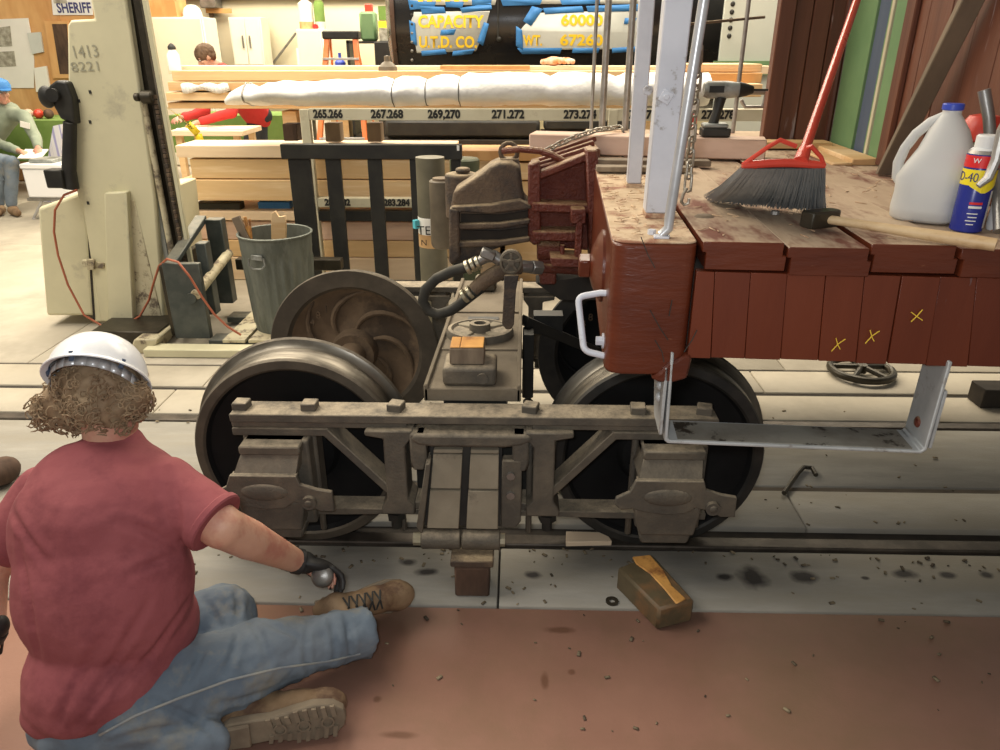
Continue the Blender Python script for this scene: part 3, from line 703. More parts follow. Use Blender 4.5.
p = W(562, 262, y=.30); q = MB(); q.cyl(p, p + V(0, 0, .06), .008, 10); q.hexn(p, (0, 0, 1), .014, .014); obj('casting_stud', q, RC, dcast)
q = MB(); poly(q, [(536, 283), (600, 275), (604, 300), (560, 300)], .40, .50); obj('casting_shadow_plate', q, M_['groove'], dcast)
# ---- coupler
RI = M_['rustiron']
q = MB()
body = [(451, 205), (453, 192), (466, 184), (480, 175), (490, 167), (500, 163), (512, 163), (520, 168), (522, 188), (524, 202), (531, 206), (530, 238), (512, 242), (500, 248), (470, 260), (453, 265), (450, 240)]
pts0 = [PZ(a, b, .36) for a, b in body]
q.prism(pts0, .36, .54, 'xz'); cou = obj('coupler_head', q, RI, car, bev=.02, segs=4)
ledge = MB(); poly(ledge, [(451, 207), (490, 205), (520, 200), (531, 206), (531, 209), (490, 214), (462, 212), (453, 216)], .325, .37); obj('coupler_ledge', ledge, RI, cou, bev=.008, segs=2)
for py in ((222, 226), (240, 236)):
    s_ = MB(); poly(s_, [(458, py[0] + 2), (500, py[0] + 1), (530, py[0] - 3), (530, py[0] + 2), (500, py[0] + 7), (459, py[0] + 8)], .325, .37); obj('coupler_ledge', s_, RI, cou, bev=.006, segs=2)
e_ = MB(); poly(e_, [(449, 208), (459, 210), (460, 258), (452, 266), (449, 262)], .32, .42); obj('coupler_edge', e_, RI, cou, bev=.008, segs=2)
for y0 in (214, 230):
    h_ = MB(); poly(h_, [(461, y0), (500, y0 + 1), (529, y0 - 3), (529, y0 + 6), (500, y0 + 9), (461, y0 + 11)], .352, .37); obj('coupler_hollow_shade', h_, M_['holeshade'], cou)  # dark strips painting the shade between the ledges, not cut hollows
kn = MB(); p = W(462, 190, y=.50); kn.cyl((p.x - .005, .56, 1.02), (p.x - .005, .56, 1.185), .062, 22); kn.cyl((p.x, .56, 1.185), (p.x, .56, 1.205), .028, 16)
kn.bx(p.x, p.x + .12, .52, .62, 1.03, 1.165); obj('coupler_knuckle', kn, RI, cou, bev=.012, segs=2)
lk = MB(); c0 = W(509, 152, y=.46)
lk.tube([c0 + V(.03 * cos(a), .0, .03 * sin(a)) for a in [i * 2 * pi / 14 for i in range(14)]], .009, 8, closed=True); lk.bx(c0.x - .03, c0.x + .035, .43, .49, c0.z - .075, c0.z - .02); obj('lift_eye', lk, RI, cou, bev=.003)
q = MB(); q.tube([W(503, 151, y=.45), W(520, 149, y=.42), W(540, 151, y=.40), W(552, 155, y=.40), W(563, 161, y=.40)], .0115, 10); obj('uncoupling_lever', q, M_['redcast'], car)
# ---- air hose, glad hand, angle cock
RB = M_['rubber']
ha, hb = [W(a, b, y=.22) for a, b in ((477, 261), (465, 268), (450, 273), (436, 280), (425, 291), (422, 303), (428, 313), (438, 316), (450, 312), (460, 305), (472, 295), (482, 287))], None
q = MB(); q.tube([p + V(0, .02 * sin(i * .3), 0) for i, p in enumerate(ha)], .0185, 14); hose = obj('air_hose', q, RB, car, smooth=60)
for (x0, y0), (x1, y1) in (((466, 268), (477, 263)), ((463, 297), (475, 289))):
    for k in range(3):
        a = W(x0 + (x1 - x0) * k / 2.2, y0 + (y1 - y0) * k / 2.2, y=.22); d = (W(x1, y1, y=.22) - W(x0, y0, y=.22)).normalized()
        c_ = MB(); c_.cyl(a, a + d * .014, .0255 - .001 * k, 16); obj('hose_clamp', c_, M_['brass'], hose, bev=.002)
q = MB(); q.tube([W(477, 263, y=.22), W(486, 257, y=.22), W(494, 256, y=.22), W(502, 262, y=.21)], [.015, .02, .022, .02], 12); q.box(W(488, 254, y=.20), (.05, .04, .03), Matrix.Rotation(.4, 3, 'Y')); obj('glad_hand', q, M_['steel'], hose, bev=.005)
q = MB(); q.tube([W(474, 290, y=.22), W(484, 281, y=.22), W(494, 275, y=.22), W(506, 268, y=.22), W(520, 266, y=.24)], [.024, .027, .028, .03, .028], 14); ac = obj('angle_cock', q, RI, car, smooth=60)
q = MB(); a, b = W(518, 266, y=.24), W(531, 267, y=.26); q.tube([a, b], .022, 8); obj('pipe_union', q, M_['steel'], ac, bev=.003)
q = MB(); a, b = W(531, 267, y=.26), W(541, 268, y=.28); q.tube([a, b], .026, 6); obj('pipe_nut', q, M_['steel'], ac, bev=.003)
q = MB(); q.tube([W(541, 268, y=.28), W(575, 270, y=.36), W(600, 274, y=.42)], .016, 12); obj('train_pipe', q, RC, ac)
q = MB(); c = W(511, 262, y=.17)
q.lathe([(.038, 0), (.038, .018), (.031, .022), (.028, .010), (0, .008)], 20, Matrix.Translation(c + V(0, .012, 0)) @ Matrix.Rotation(pi / 2, 4, 'X') @ Matrix.Diagonal((1, 1.1, 1, 1)))
for k in range(5):
    a = k * 2 * pi / 5 + .3; q.bar(c + V(0, -.006, 0), c + V(.031 * cos(a), -.006, .031 * sin(a)), .009, .010, upv=(0, 1, 0))
q.box(c + V(0, -.008, 0), (.02, .012, .02)); hd = obj('cock_handle', q, M_['dustiron'], ac, bev=.001)
q = MB(); poly(q, [(504, 275), (519, 275), (516, 290), (514, 324), (511, 329), (506, 329), (502, 324), (504, 290)], .150, .162, y=.155); obj('handle_grip', q, RI, hd, bev=.003)
# ---- end wall, door opening, folded door
UW = .965
zt_, zb_ = 3.1, WT + .002
vs_ = [0.0, .15, .30, .45, .60, .74, .89, 1.03, 1.16]
for a, b in zip(vs_[:-1], vs_[1:]):
    q = MB(); q.bx(UW + random.uniform(-.001, .001), UW + .03, a + .0008, b - .0008, zb_, zt_); obj('wall_board', q, M_['redwall'], car, bev=.002, **LOC)
q = MB(); q.bx(UW - .018, UW, 1.095, 1.165, zb_, zt_); obj('door_casing', q, M_['redwall'], car, bev=.004, **LOC)
q = MB(); q.bx(UW - .018, UW + .05, -.01, .06, zb_, zt_); obj('corner_post', q, M_['redwall'], car, bev=.004, **LOC)
q = MB(); q.bx(UW + .03, UW + .06, -.01, 2.2, WT - .03, zt_); obj('wall_lining', q, M_['groove'], car, **LOC)
q = MB(); q.bx(UW + .05, 4.6, -.0, .05, 1.24, 3.1); obj('unseen_body_side', q, M_['redwall'], car, **LOC)  # unseen car body, added to shade the floor on the right
q = MB(); q.bx(UW + .05, 4.6, 2.25, 2.30, 1.24, 3.1); obj('unseen_body_side', q, M_['redwall'], car, **LOC)
q = MB(); q.prism([(-.08, 3.1), (.5, 3.28), (1.15, 3.34), (1.8, 3.28), (2.38, 3.1), (2.38, 3.06), (-.08, 3.06)], UW - .1, 4.6, 'yz'); obj('unseen_roof', q, M_['black'], car, **LOC)  # unseen, added with the sides to block the overhead lamps
# inside the opening: green jamb, slate door strip, cream bead
for i, (v0, v1, m, du) in enumerate(((1.165, 1.30, 'greendoor', .0), (1.302, 1.325, 'creamtrim', -.006), (1.327, 1.36, 'greendoor', .004), (1.362, 1.475, 'slate', .012), (1.477, 1.72, 'greendoor', .004))):
    q = MB(); q.bx(UW + .005 + du, UW + .028, v0, v1, zb_, zt_); obj('door_panel', q, M_[m], car, bev=.002, **LOC)
q = MB(); q.bx(UW - .09, UW, 1.17, 1.73, WT - .002, WT + .02); obj('door_sill', q, M_['pine2'], car, bev=.003, **LOC)
q = MB(); q.bx(UW - .16, UW - .095, 1.15, 1.73, WT - .002, WT + .008); obj('door_sill', q, M_['pine2'], car, bev=.003, **LOC)
# the brown panel beyond the opening, facing along the platform
for i, (a, b, d) in enumerate(((.705, .765, -.02), (.768, .835, 0), (.837, .905, 0), (.907, .975, 0))):
    q = MB(); q.bx(a, b, 1.74 + d, 1.78, zb_, zt_); obj('door_leaf_board', q, M_['redwall'], car, bev=.004, **LOC)
q = MB(); q.tube([V(.965, 1.735, zb_), V(.965, 1.735, zt_)], .012, 8); obj('door_leaf_edge', q, M_['redwall'], car, **LOC)
# ---- posts
q = MB(); q.add([V(a + k * .012, b, z) for k, z in ((0, WT + .012), (1, 2.15)) for b in (.235, .30) for a in (.088, .143 + .006 * k)], [(0, 2, 3, 1), (4, 5, 7, 6), (0, 1, 5, 4), (2, 6, 7, 3), (0, 4, 6, 2), (1, 3, 7, 5)]); pf = obj('rail_post', q, M_['silver'], car, bev=.003, **LOC)
q = MB(); q.bx(.088, .143, .233, .30, WT, WT + .012); obj('post_foot', q, M_['beamtop'], pf, bev=.002, **LOC)
p = CW(666, 97, v=.235); q = MB(); q.box((p.x, .233, p.z), (.025, .005, .025), Matrix.Rotation(.5, 3, 'Y')); q.hexn((p.x, .231, p.z), (0, -1, 0), .007, .006); obj('post_bolt', q, M_['silver'], pf, bev=.001, **LOC)
q = MB(); q.bx(.078, .118, .66, .70, WT + .01, 2.15); pb = obj('rail_post', q, M_['silver'], car, bev=.003, **LOC)
p = CW(640, 90, v=.655); q = MB(); q.hexn((p.x + .02, .655, p.z), (0, -1, 0), .014, .02); obj('post_bolt', q, M_['silver'], pb, bev=.001, **LOC)
q = MB(); q.bx(.076, .121, .655, .705, WT, WT + .01); obj('post_foot', q, M_['beamtop'], pb, **LOC)
a = CW(667, 233, w=WT + .01); b = CW(704, 0, v=a.y - .0); d = (b - a).normalized()
q = MB(); q.tube([a + V(-.012, 0, -.005), a + V(.002, 0, .01), a + d * .03, a + d * .3, a + d * .8], [.010, .0105, .0105, .0105, .0105], 12); gp = obj('grab_pole', q, M_['galvb'], car, smooth=60, **LOC)
q = MB(); q.prism([(-.016, -.012), (.016, -.012), (.02, .01), (-.014, .012)], 0, .005, 'xy', Matrix.Translation((a.x - .012, a.y, WT))); obj('pole_foot', q, M_['silver'], gp, bev=.001, **LOC)
q = MB(); q.hexn((a.x - .028, a.y + .03, WT), (0, 0, 1), .009, .01); obj('foot_bolt', q, M_['silver'], gp, **LOC)
for px, py, tx, r_ in ((591, 127, 603, .0085), (602, 123, 613, .016), (625, 126, 634, .016)):
    a = CW(px, py, w=WT); a = V(min(a.x, .3), 2.26, WT); a = CW(px, py + 2, v=2.26); b = CW(tx, 0, v=2.26)
    q = MB(); q.tube([V(a.x, 2.26, WT - .01), V(a.x, 2.26, 2.2)], r_, 12); obj('far_pole', q, M_['steelpipe'], car, **LOC)
p = CW(737, 97, v=2.2)
q = MB(); q.tube([V(p.x, 2.2, WT), V(p.x, 2.2, 2.2)], .010, 10); obj('far_pole', q, M_['steelpipe'], car, **LOC)
a, b = CW(690, 24, v=2.2), CW(765, 17, v=2.2); q = MB(); q.tube([a, b], .006, 8); obj('cross_rod', q, M_['rustiron'], car, **LOC)
a = CW(744, 98, v=2.0)
q = MB(); q.tube([CW(741, 92, v=2), CW(768, 92, v=2)], .012, 10); q.tube([CW(741, 100, v=2), CW(745, 107, v=2), CW(762, 107, v=2), CW(766, 95, v=2)], .008, 8); obj('door_handle_bar', q, M_['steelpipe'], car, **LOC)


# ---- chains
def links(pts, L, r, wdt, name, label, par=None):
    """pts: points along the chain; makes alternating oval links"""
    P_ = [V(*p) for p in pts]; d = [0]
    for a, b in zip(P_[:-1], P_[1:]): d.append(d[-1] + (b - a).length)
    n = int(d[-1] / L); rt_ = root(name, P_[0], label, 'chain')
    for i in range(n):
        s = (i + .5) * L; k = max(j for j in range(len(d) - 1) if d[j] <= s); t = (s - d[k]) / (d[k + 1] - d[k]); c = P_[k].lerp(P_[k + 1], t)
        T = (P_[k + 1] - P_[k]).normalized(); N_ = T.orthogonal().normalized(); B = T.cross(N_)
        if i % 2: N_ = B
        a_ = L * .72; q = MB()
        q.tube([c + T * (a_ * cos(x)) * (1 if abs(cos(x)) > .5 else 1) + N_ * (wdt * (1 if sin(x) > .3 else -1 if sin(x) < -.3 else sin(x) / .3)) for x in [j * 2 * pi / 12 for j in range(12)]], r, 6, closed=True)
        obj('chain_link', q, M_['chain'], rt_, smooth=70)
    return rt_


cv = [CARM @ p for p in (CW(699, 33, v=.30), CW(697, 80, v=.33), CW(693, 120, v=.36), CW(690, 160, v=.38), CW(687, 196, v=.37))]
cv[-1].z = max(cv[-1].z, WT + .03)
links(cv, .030, .0034, .009, 'safety_chain', 'bright link chain hanging down beside the silver pole')
hk = MB(); p = CW(686, 192, v=.36); p.z = WT + .005
hk.tube([p + V(.002, 0, .045), p + V(-.006, 0, .03), p + V(-.009, 0, .012), p + V(-.002, 0, .004), p + V(.008, 0, .008), p + V(.009, 0, .02)], .004, 8)
hk2 = MB(); hk2.v = [tuple(CARM @ V(*v)) for v in hk.v]; hk2.f = hk.f; hk2.m = hk.m
single('chain_hook', hk2, M_['chain'], 'small steel hook at the foot of the hanging chain', 'hook')
cv = [W(546, 151, y=.52), W(556, 145, y=.53), W(575, 137, y=.55), W(597, 130, y=.60), W(622, 127, y=.70)]
links(cv, .027, .0034, .0085, 'loading_chain', 'rusty link chain draped over the pink plank beside the grey poles')
# ================================================================ THINGS ON THE RAILCAR PLATFORM
def C2W(mb):
    mb.v = [tuple(CARM @ V(*v)) for v in mb.v]; return mb


def csingle(name, q, mats, *a, **k): return single(name, C2W(q), mats, *a, **k)


def croot(name, p, label, cat, group=None): return root(name, CARM @ V(*p), label, cat, group)


def cpart(name, q, m, par, **k): return obj(name, C2W(q), m, par, **k)


# ---- pink plank across the platform, drill on it
q = MB(); q.bx(-.42, .42, -.06, .06, WT + .006, WT + .074, Matrix.Translation((.19, 1.34, 0)) @ Matrix.Rotation(-.17, 4, 'Z'))
csingle('plank', q, M_['pink'], 'pinkish rough sawn plank lying across the platform under the drill', 'plank', bev=.004)
for i, (v0, v1, z0, z1, u0, u1, t) in enumerate(((1.55, 1.66, 0.006, .03, .2, .93, 'thin flat pine slat lying behind the pink plank'), (1.04, 1.10, .006, .024, -.02, .38, 'long narrow dusty batten lying in front of the pink plank'),
                                             (.90, .955, .006, .022, .0, .30, 'short dirty batten lying nearest the white posts'))):
    q = MB(); q.bx(u0, u1, v0, v1, WT + z0, WT + z1); csingle('batten', q, M_['pine2' if i == 0 else 'oldwood'], t, 'batten', bev=.002)
d0 = V(.425, 1.30, WT + .076)
dr = croot('cordless_drill', d0, 'black and silver cordless drill standing on its battery on the pink plank', 'drill')
q = MB(); q.bx(d0.x - .045, d0.x + .055, 1.265, 1.335, d0.z, d0.z + .03); cpart('battery', q, M_['black'], dr, bev=.006, segs=2)
q = MB(); q.bx(d0.x - .042, d0.x + .045, 1.268, 1.332, d0.z + .03, d0.z + .045); cpart('battery_mount', q, M_['galv'], dr, bev=.005)
q = MB(); q.tube([V(d0.x - .005, 1.30, d0.z + .04), V(d0.x + .004, 1.30, d0.z + .08), V(d0.x + .012, 1.30, d0.z + .13)], [.018, .016, .020], 12); cpart('grip', q, M_['black'], dr)
q = MB(); q.tube([V(d0.x - .05, 1.30, d0.z + .155), V(d0.x - .035, 1.30, d0.z + .155), V(d0.x + .03, 1.30, d0.z + .155), V(d0.x + .07, 1.30, d0.z + .155), V(d0.x + .085, 1.30, d0.z + .155)], [.022, .029, .029, .024, .016], 16)
cpart('motor_housing', q, M_['galv'], dr)
q = MB(); q.tube([V(d0.x + .07, 1.30, d0.z + .155), V(d0.x + .10, 1.30, d0.z + .155), V(d0.x + .12, 1.30, d0.z + .155)], [.027, .020, .012], 14); q.tube([V(d0.x + .12, 1.30, d0.z + .155), V(d0.x + .17, 1.30, d0.z + .155)], .004, 6); cpart('chuck', q, M_['black'], dr)
q = MB(); q.box(V(d0.x - .01, 1.271, d0.z + .158), (.05, .004, .022)); cpart('side_badge', q, M_['black'], dr)
q = MB(); q.bx(d0.x - .105, d0.x - .06, 1.32, 1.37, WT + .0755, WT + .18)
bt = csingle('carton', q, M_['paper'], 'small white and red carton standing behind the cordless drill', 'carton', bev=.002)
q = MB(); q.bx(d0.x - .106, d0.x - .059, 1.318, 1.32, WT + .10, WT + .15); cpart('red_band', q, M_['canred'], bt)

# ---- broom leaning on the wall
bl, br_ = CW(706, 203, w=WT), CW(822, 215, w=WT)
tl_, tr_ = CW(741, 170, v=.43), CW(823, 166, v=.36)
rl, rr_ = V(tl_.x, .47, WT + .135), V(tr_.x, .36, WT + .135)
tl_ = CW(742, 168, w=WT + .135); tr_ = CW(824, 168, w=WT + .135)
bm = croot('broom', (bl + br_) / 2, 'red push broom with grey bristles leaning on the brown wall', 'broom')
n = 900; q = MB(); random.seed(3)
for i in range(n):
    s = random.random(); k = random.uniform(-.5, .5)
    s2 = s + random.uniform(-.03, .03)
    a = tl_.lerp(tr_, s); nrm = V(-(tr_ - tl_).y, (tr_ - tl_).x, 0).normalized(); a = a + nrm * k * .022
    e = bl.lerp(br_, max(0, min(1, s2))) + nrm * k * .075; e.z = WT + .008 + random.uniform(0, .006)
    mid = a.lerp(e, .55) + V(0, 0, -.006) - nrm * k * .0
    q.tube([a, mid, e], [.0014, .0014, .0010], 3, cap=False)
tag(cpart('bristles', q, M_['bristle'], bm, recalc=False), kind='stuff')
q = MB()
top = [tl_.lerp(tr_, t) + V(0, 0, .004 + .006 * sin(pi * t)) for t in [i / 8 for i in range(9)]]
q.tube(top, [.007] + [.009] * 7 + [.007], 10); cpart('bristle_clamp', q, M_['redplast'], bm)
q = MB(); co = [CW(a, b, w=WT + .135 + dz) for a, b, dz in ((801, 168, .0), (799, 158, .014), (797, 150, .03))]
cc = tl_.lerp(tr_, .70)
hub = cc + V(.002, .01, .02)
arch = [tl_ + V(0, 0, .006), CW(768, 147, v=(tl_.y * .7 + tr_.y * .3)), CW(780, 140, v=cc.y + .01), hub + V(-.012, .0, .022)]
q.tube(arch, .0048, 8)
arch = [tr_ + V(0, 0, .004), CW(821, 157, v=tr_.y), CW(811, 146, v=cc.y), hub + V(.012, 0, .02)]
q.tube(arch, .0045, 8); cpart('bracket', q, M_['redplast'], bm)
ht = CW(857, 0, v=.80); hb_ = cc + V(0, 0, .01)
hd_ = (ht - hb_).normalized()
q = MB(); q.tube([hb_, hb_ + hd_ * .05], [.016, .013], 12); cpart('socket', q, M_['redplast'], bm)
q = MB(); q.tube([hb_ + hd_ * .03, ht, hb_ + hd_ * ((ht - hb_).length * 1.02)], .0105, 14); cpart('broom_handle', q, M_['redtube'], bm)

# ---- hammer lying on the boards
h0, h1 = CW(819, 218, w=WT + .026), CW(996, 245, w=WT + .016)
hm = croot('hammer', h0, 'heavy square-headed hammer lying on the platform boards', 'hammer')
hd = (h1 - h0).normalized(); sd = V(-hd.y, hd.x, 0)
Rm = Matrix((hd, sd, hd.cross(sd))).transposed()
q = MB(); q.prism([(-.044, -.018), (.030, -.018), (.043, -.012), (.043, .012), (.030, .018), (-.044, .018)], -.018, .018, 'xy', Matrix.Translation(h0 + hd * .006) @ (Matrix.Rotation(.25, 3, 'Z') @ Matrix.Rotation(0, 3, 'X') @ Matrix.Rotation(radians(75), 3, 'Z') @ Rm).to_4x4() if False else Matrix.Translation(h0 + hd * .005) @ (Rm @ Matrix.Rotation(radians(62), 3, 'Z')).to_4x4())
cpart('hammer_head', q, M_['darkgrease'], hm, bev=.004, segs=2)
L = (h1 - h0).length
pp = [h0 - hd * .005, h0 + hd * .03, h0 + hd * .10, h0 + hd * (L * .6), h0 + hd * (L * .88), h0 + hd * L]
q = MB(); q.tube(pp, [.010, .0095, .0095, .0115, .0135, .0125], 14); cpart('handle', q, M_['handle'], hm)

# ---- milk jug
jc = CW(926, 212, w=WT + .002); jc = V(.725, .275, WT + .003)
jg = croot('plastic_jug', jc, 'frosted gallon jug with blue cap and a little water', 'jug')
JR = Matrix.Translation(jc) @ Matrix.Rotation(radians(-28), 4, 'Z')


def sq(rr, z, e=.38, n=32, off=(0, 0)):
    out = []
    for k in range(n):
        a = 2 * pi * k / n; c_, s_ = cos(a), sin(a); f = (abs(c_) ** (2 / e) + abs(s_) ** (2 / e)) ** (-e / 2) if e else 1
        out.append(V(off[0] + rr * f * c_, off[1] + rr * f * s_, z))
    return out


def loft(mb, rings, M):
    n = len(rings[0]); base = [M @ p for r in rings for p in r]; fs = []
    for i in range(len(rings) - 1):
        fs += [(i * n + k, i * n + (k + 1) % n, (i + 1) * n + (k + 1) % n, (i + 1) * n + k) for k in range(n)]
    fs += [tuple(range(n))[::-1], tuple((len(rings) - 1) * n + k for k in range(n))]
    mb.add(base, fs)


q = MB(); loft(q, [sq(.058, 0, .5), sq(.068, .008, .5), sq(.070, .03, .5), sq(.068, .06, .5), sq(.070, .095, .5), sq(.064, .125, .55, off=(.008, 0)), sq(.055, .155, .7, off=(.015, 0)), sq(.040, .195, .9, off=(.013, 0)), sq(.024, .222, 1, off=(.01, 0)), sq(.019, .228, 1, off=(.01, 0)), sq(.019, .236, 1, off=(.01, 0))], JR)
cpart('jug_body', q, M_['jug'], jg, smooth=60)
q = MB(); loft(q, [sq(.056, .002, .5), sq(.066, .01, .5), sq(.068, .03, .5), sq(.0665, .055, .5)], JR); cpart('water', q, M_['water'], jg, smooth=60)
q = MB(); q.tube([JR @ V(*p) for p in ((.0, 0, .225), (-.026, 0, .210), (-.050, 0, .184), (-.066, 0, .152), (-.073, 0, .12), (-.068, 0, .09), (-.055, 0, .075))], [.010, .011, .011, .011, .012, .014, .014], 12); cpart('jug_handle', q, M_['jug'], jg, smooth=60)
q = MB(); q.cyl(JR @ V(.01, 0, .236), JR @ V(.01, 0, .250), .0215, 24); cpart('cap', q, M_['blue'], jg, bev=.002)

# ---- spray can
cc_ = V(.768, .165, WT + .001)
cn = croot('spray_can', cc_, 'blue and yellow spray can with white top beside the jug', 'spray can')
CM = Matrix.Translation(cc_) @ Matrix.Rotation(.0, 4, 'Z')
r_ = .0315
q = MB(); q.lathe([(0, 0), (r_ - .003, 0), (r_, .003), (r_, .160), (r_ - .004, .168), (0, .17)], 36, CM, [0] * 5); cpart('can_body', q, M_['canblue'], cn)
q = MB(); q.lathe([(r_ + .0004, .098), (r_ + .0006, .0982), (r_ + .0006, .130), (r_ + .0004, .1302)], 36, CM); cpart('yellow_band', q, M_['canyellow'], cn)
q = MB(); q.lathe([(r_ + .0004, .134), (r_ + .0006, .1342), (r_ + .0006, .158), (r_ + .0004, .1582)], 36, CM); cpart('red_band', q, M_['canred'], cn)
q = MB(); tri = [(-.03, .098), (.03, .098), (.0, .082)]
for s0 in range(7):
    a0 = -pi / 2 - .9 + s0 * .26; a1 = a0 + .26
    h0_ = .098 - .016 * (1 - abs((a0 + pi / 2) / .95)); h1_ = .098 - .016 * (1 - abs((a1 + pi / 2) / .95))
    P_ = lambda a, z: CM @ V((r_ + .0006) * cos(a), (r_ + .0006) * sin(a), z)
    q.add([P_(a0, .099), P_(a1, .099), P_(a1, h1_), P_(a0, h0_)], [(0, 1, 2, 3)])
cpart('yellow_point', q, M_['canyellow'], cn, recalc=False)
q = MB(); q.lathe([(r_ - .004, .168), (.024, .172), (.022, .172), (.022, .195), (.019, .198), (0, .198)], 28, CM); cpart('can_cap', q, M_['whitep'], cn)
q = MB(); q.lathe([(r_ - .001, .1595), (r_ + .0008, .161), (r_ - .003, .168)], 36, CM); cpart('can_collar', q, M_['steelpipe'], cn)


def curved_text(body, size, z, m, a_c, rad, par, sx=1):
    """lettering wrapped round a can"""
    o = text('lettering', body, size, m, None, Matrix(), ext=.0003)
    for v in o.data.vertices:
        x, y, h = v.co; a = a_c + x * sx / rad
        v.co = CARM @ (CM @ V((rad + .0009 + h) * cos(a), (rad + .0009 + h) * sin(a), z + y))
    o.data.transform(ROOTM[par].inverted()); o.parent = par; return o


ac_ = -pi / 2 - .25
curved_text('WD-40', .026, .114, M_['navy'], -3.05, r_, cn, .8)
curved_text('W', .014, .148, M_['whitep'], -2.35, r_, cn)
for k, zz in enumerate((.060, .052)):
    q = MB(); q.lathe([(r_ + .0007, zz), (r_ + .0009, zz + .005)], 40, CM)
    q.f = [f for f in q.f if -pi / 2 - .75 < atan2(*(((CM.inverted() @ V(*q.v[f[0]]))[i]) for i in (1, 0))) < -pi / 2 + .15]; q.m = q.m[:len(q.f)]
    cpart('printed_bar', q, M_['canred' if k == 0 else 'whitep'], cn, recalc=False)
for k in range(4):
    zz = .040 - k * .0075; q = MB(); q.lathe([(r_ + .0007, zz), (r_ + .0009, zz + .0022)], 60, CM)
    q.f = [f for f in q.f if -pi / 2 - .70 + .1 * (k % 2) < atan2(*(((CM.inverted() @ V(*q.v[f[0]]))[i]) for i in (1, 0))) < -pi / 2 - .05 * k]; q.m = q.m[:len(q.f)]
    cpart('printed_bar', q, M_['whitep'], cn, recalc=False)
q = MB(); q.lathe([(r_ + .0007, .01), (r_ + .0009, .088)], 40, CM)
q.f = [f for f in q.f if -pi / 2 + .62 < atan2(*(((CM.inverted() @ V(*q.v[f[0]]))[i]) for i in (1, 0))) < -pi / 2 + 1.3]; q.m = q.m[:len(q.f)]
cpart('white_panel', q, M_['whitep'], cn, recalc=False)
# ---- bottle behind, red cup, bent bars, leaning board
b0 = V(.845, .175, WT + .001); q = MB(); q.lathe([(0, 0), (.026, 0), (.028, .01), (.028, .09), (.014, .105), (.012, .11), (0, .11)], 24, Matrix.Translation(b0))
bo = csingle('small_bottle', q, M_['whitep'], 'small white bottle with a green cap behind the spray can', 'bottle')
q = MB(); q.lathe([(0, .11), (.015, .11), (.015, .13), (0, .13)], 18, Matrix.Translation(b0)); cpart('bottle_cap', q, M_['greendoor'], bo)
b0 = V(.84, .34, WT + .001)
fu = croot('red_oil_can', b0, 'can with a round red top standing behind the jug', 'can')
q = MB(); q.lathe([(0, 0), (.045, 0), (.045, .16), (.04, .17), (0, .172)], 28, Matrix.Translation(b0)); cpart('can_body', q, M_['greendoor'], fu)
q = MB(); q.lathe([(.044, .168), (.047, .172), (.045, .20), (.03, .222), (0, .228)], 28, Matrix.Translation(b0)); cpart('red_lid', q, M_['redplast'], fu)
a, b = CW(985, 88, v=.10), CW(998, 240, v=.02)
q = MB(); pts = [CW(984, 90, v=.26), CW(989, 118, v=.25), CW(991, 150, v=.22), CW(998, 185, v=.17), CW(1003, 222, v=.10)]; pts[-1].z = WT + .014
q.tube(pts, [.0125, .012, .0115, .012, .013], 12); csingle('bent_bar', q, M_['steel'], 'thick grey bent bar standing at the platform edge beside the spray can', 'bar')
q = MB(); pts = [CW(1010, 100, v=.12), CW(1003, 130, v=.12), CW(996, 160, v=.115), CW(988, 178, v=.11), CW(978, 186, v=.11)]
pts = [CW(1022, 228, v=.06)] + pts; pts[0].z = WT + .012
q.tube(pts, [.010, .011, .011, .010, .009, .006], 10); csingle('hooked_bar', q, M_['steelpipe'], 'curved grey hook bar in front of the spray can top', 'bar')
p0 = CW(893, 186, w=WT + .01); p0 = V(.87, .93, WT + .015); p1 = V(UW - .05, .36, 1.90)
a = CW(884, 180, v=.95); b = CW(965, 15, u=UW - .045)
dd = (b - a).normalized(); b = a + dd * .95
q = MB(); q.bar(a, b, .032, .055, upv=(-1, 0, .2)); q.v = [(x, y, max(z, WT + .002)) for x, y, z in q.v]
csingle('leaning_board', q, M_['oldwood'], 'grey weathered board leaning diagonally on the brown end wall', 'board', bev=.003)

# ================================================================ THINGS ON THE FLOOR UNDER AND IN FRONT
# notched timber block
A, B, C_, D = [W(*p, z=.085) for p in ((617, 567), (652, 553), (695, 600), (659, 609))]
q = MB()
lo = [V(p.x, p.y, .001) for p in (A, B, C_, D)]
q.add([A, B, C_, D] + lo, [(0, 1, 2, 3), (7, 6, 5, 4), (0, 4, 5, 1), (1, 5, 6, 2), (2, 6, 7, 3), (3, 7, 4, 0)])
tb = single('timber_block', q, M_['oilwood'], 'oil-stained timber block with a fresh orange split on top', 'block', bev=.008)
pts = [W(*p, z=.0855) for p in ((632, 558), (650, 556), (664, 572), (672, 587), (686, 600), (676, 605), (664, 590), (650, 575), (636, 565))]
q = MB(); q.add([V(p.x, p.y, .0855) for p in pts] + [V(p.x, p.y, .092) for p in pts], [tuple(range(9))[::-1], tuple(range(9, 18))] + [(i, (i + 1) % 9, (i + 1) % 9 + 9, i + 9) for i in range(9)])
obj('split_face', q, M_['splitwood'], tb, bev=.003)
p = W(612, 602, z=0); q = MB(); q.lathe([(.009, 0), (.020, 0), (.020, .005), (.009, .005)], 24, Matrix.Translation((p.x, p.y, .001)), closed=True)
single('washer', q, M_['darkgrease'], 'small dark steel washer lying on the grey concrete', 'washer')
pts = [W(a, b, z=.012) for a, b in ((784, 493), (791, 483), (798, 473), (804, 467), (812, 468), (816, 475))]
q = MB(); q.tube(pts, .0095, 8); single('steel_hook', q, M_['darkgrease'], 'dark bent steel hook lying on the floor behind the wheel', 'hook')
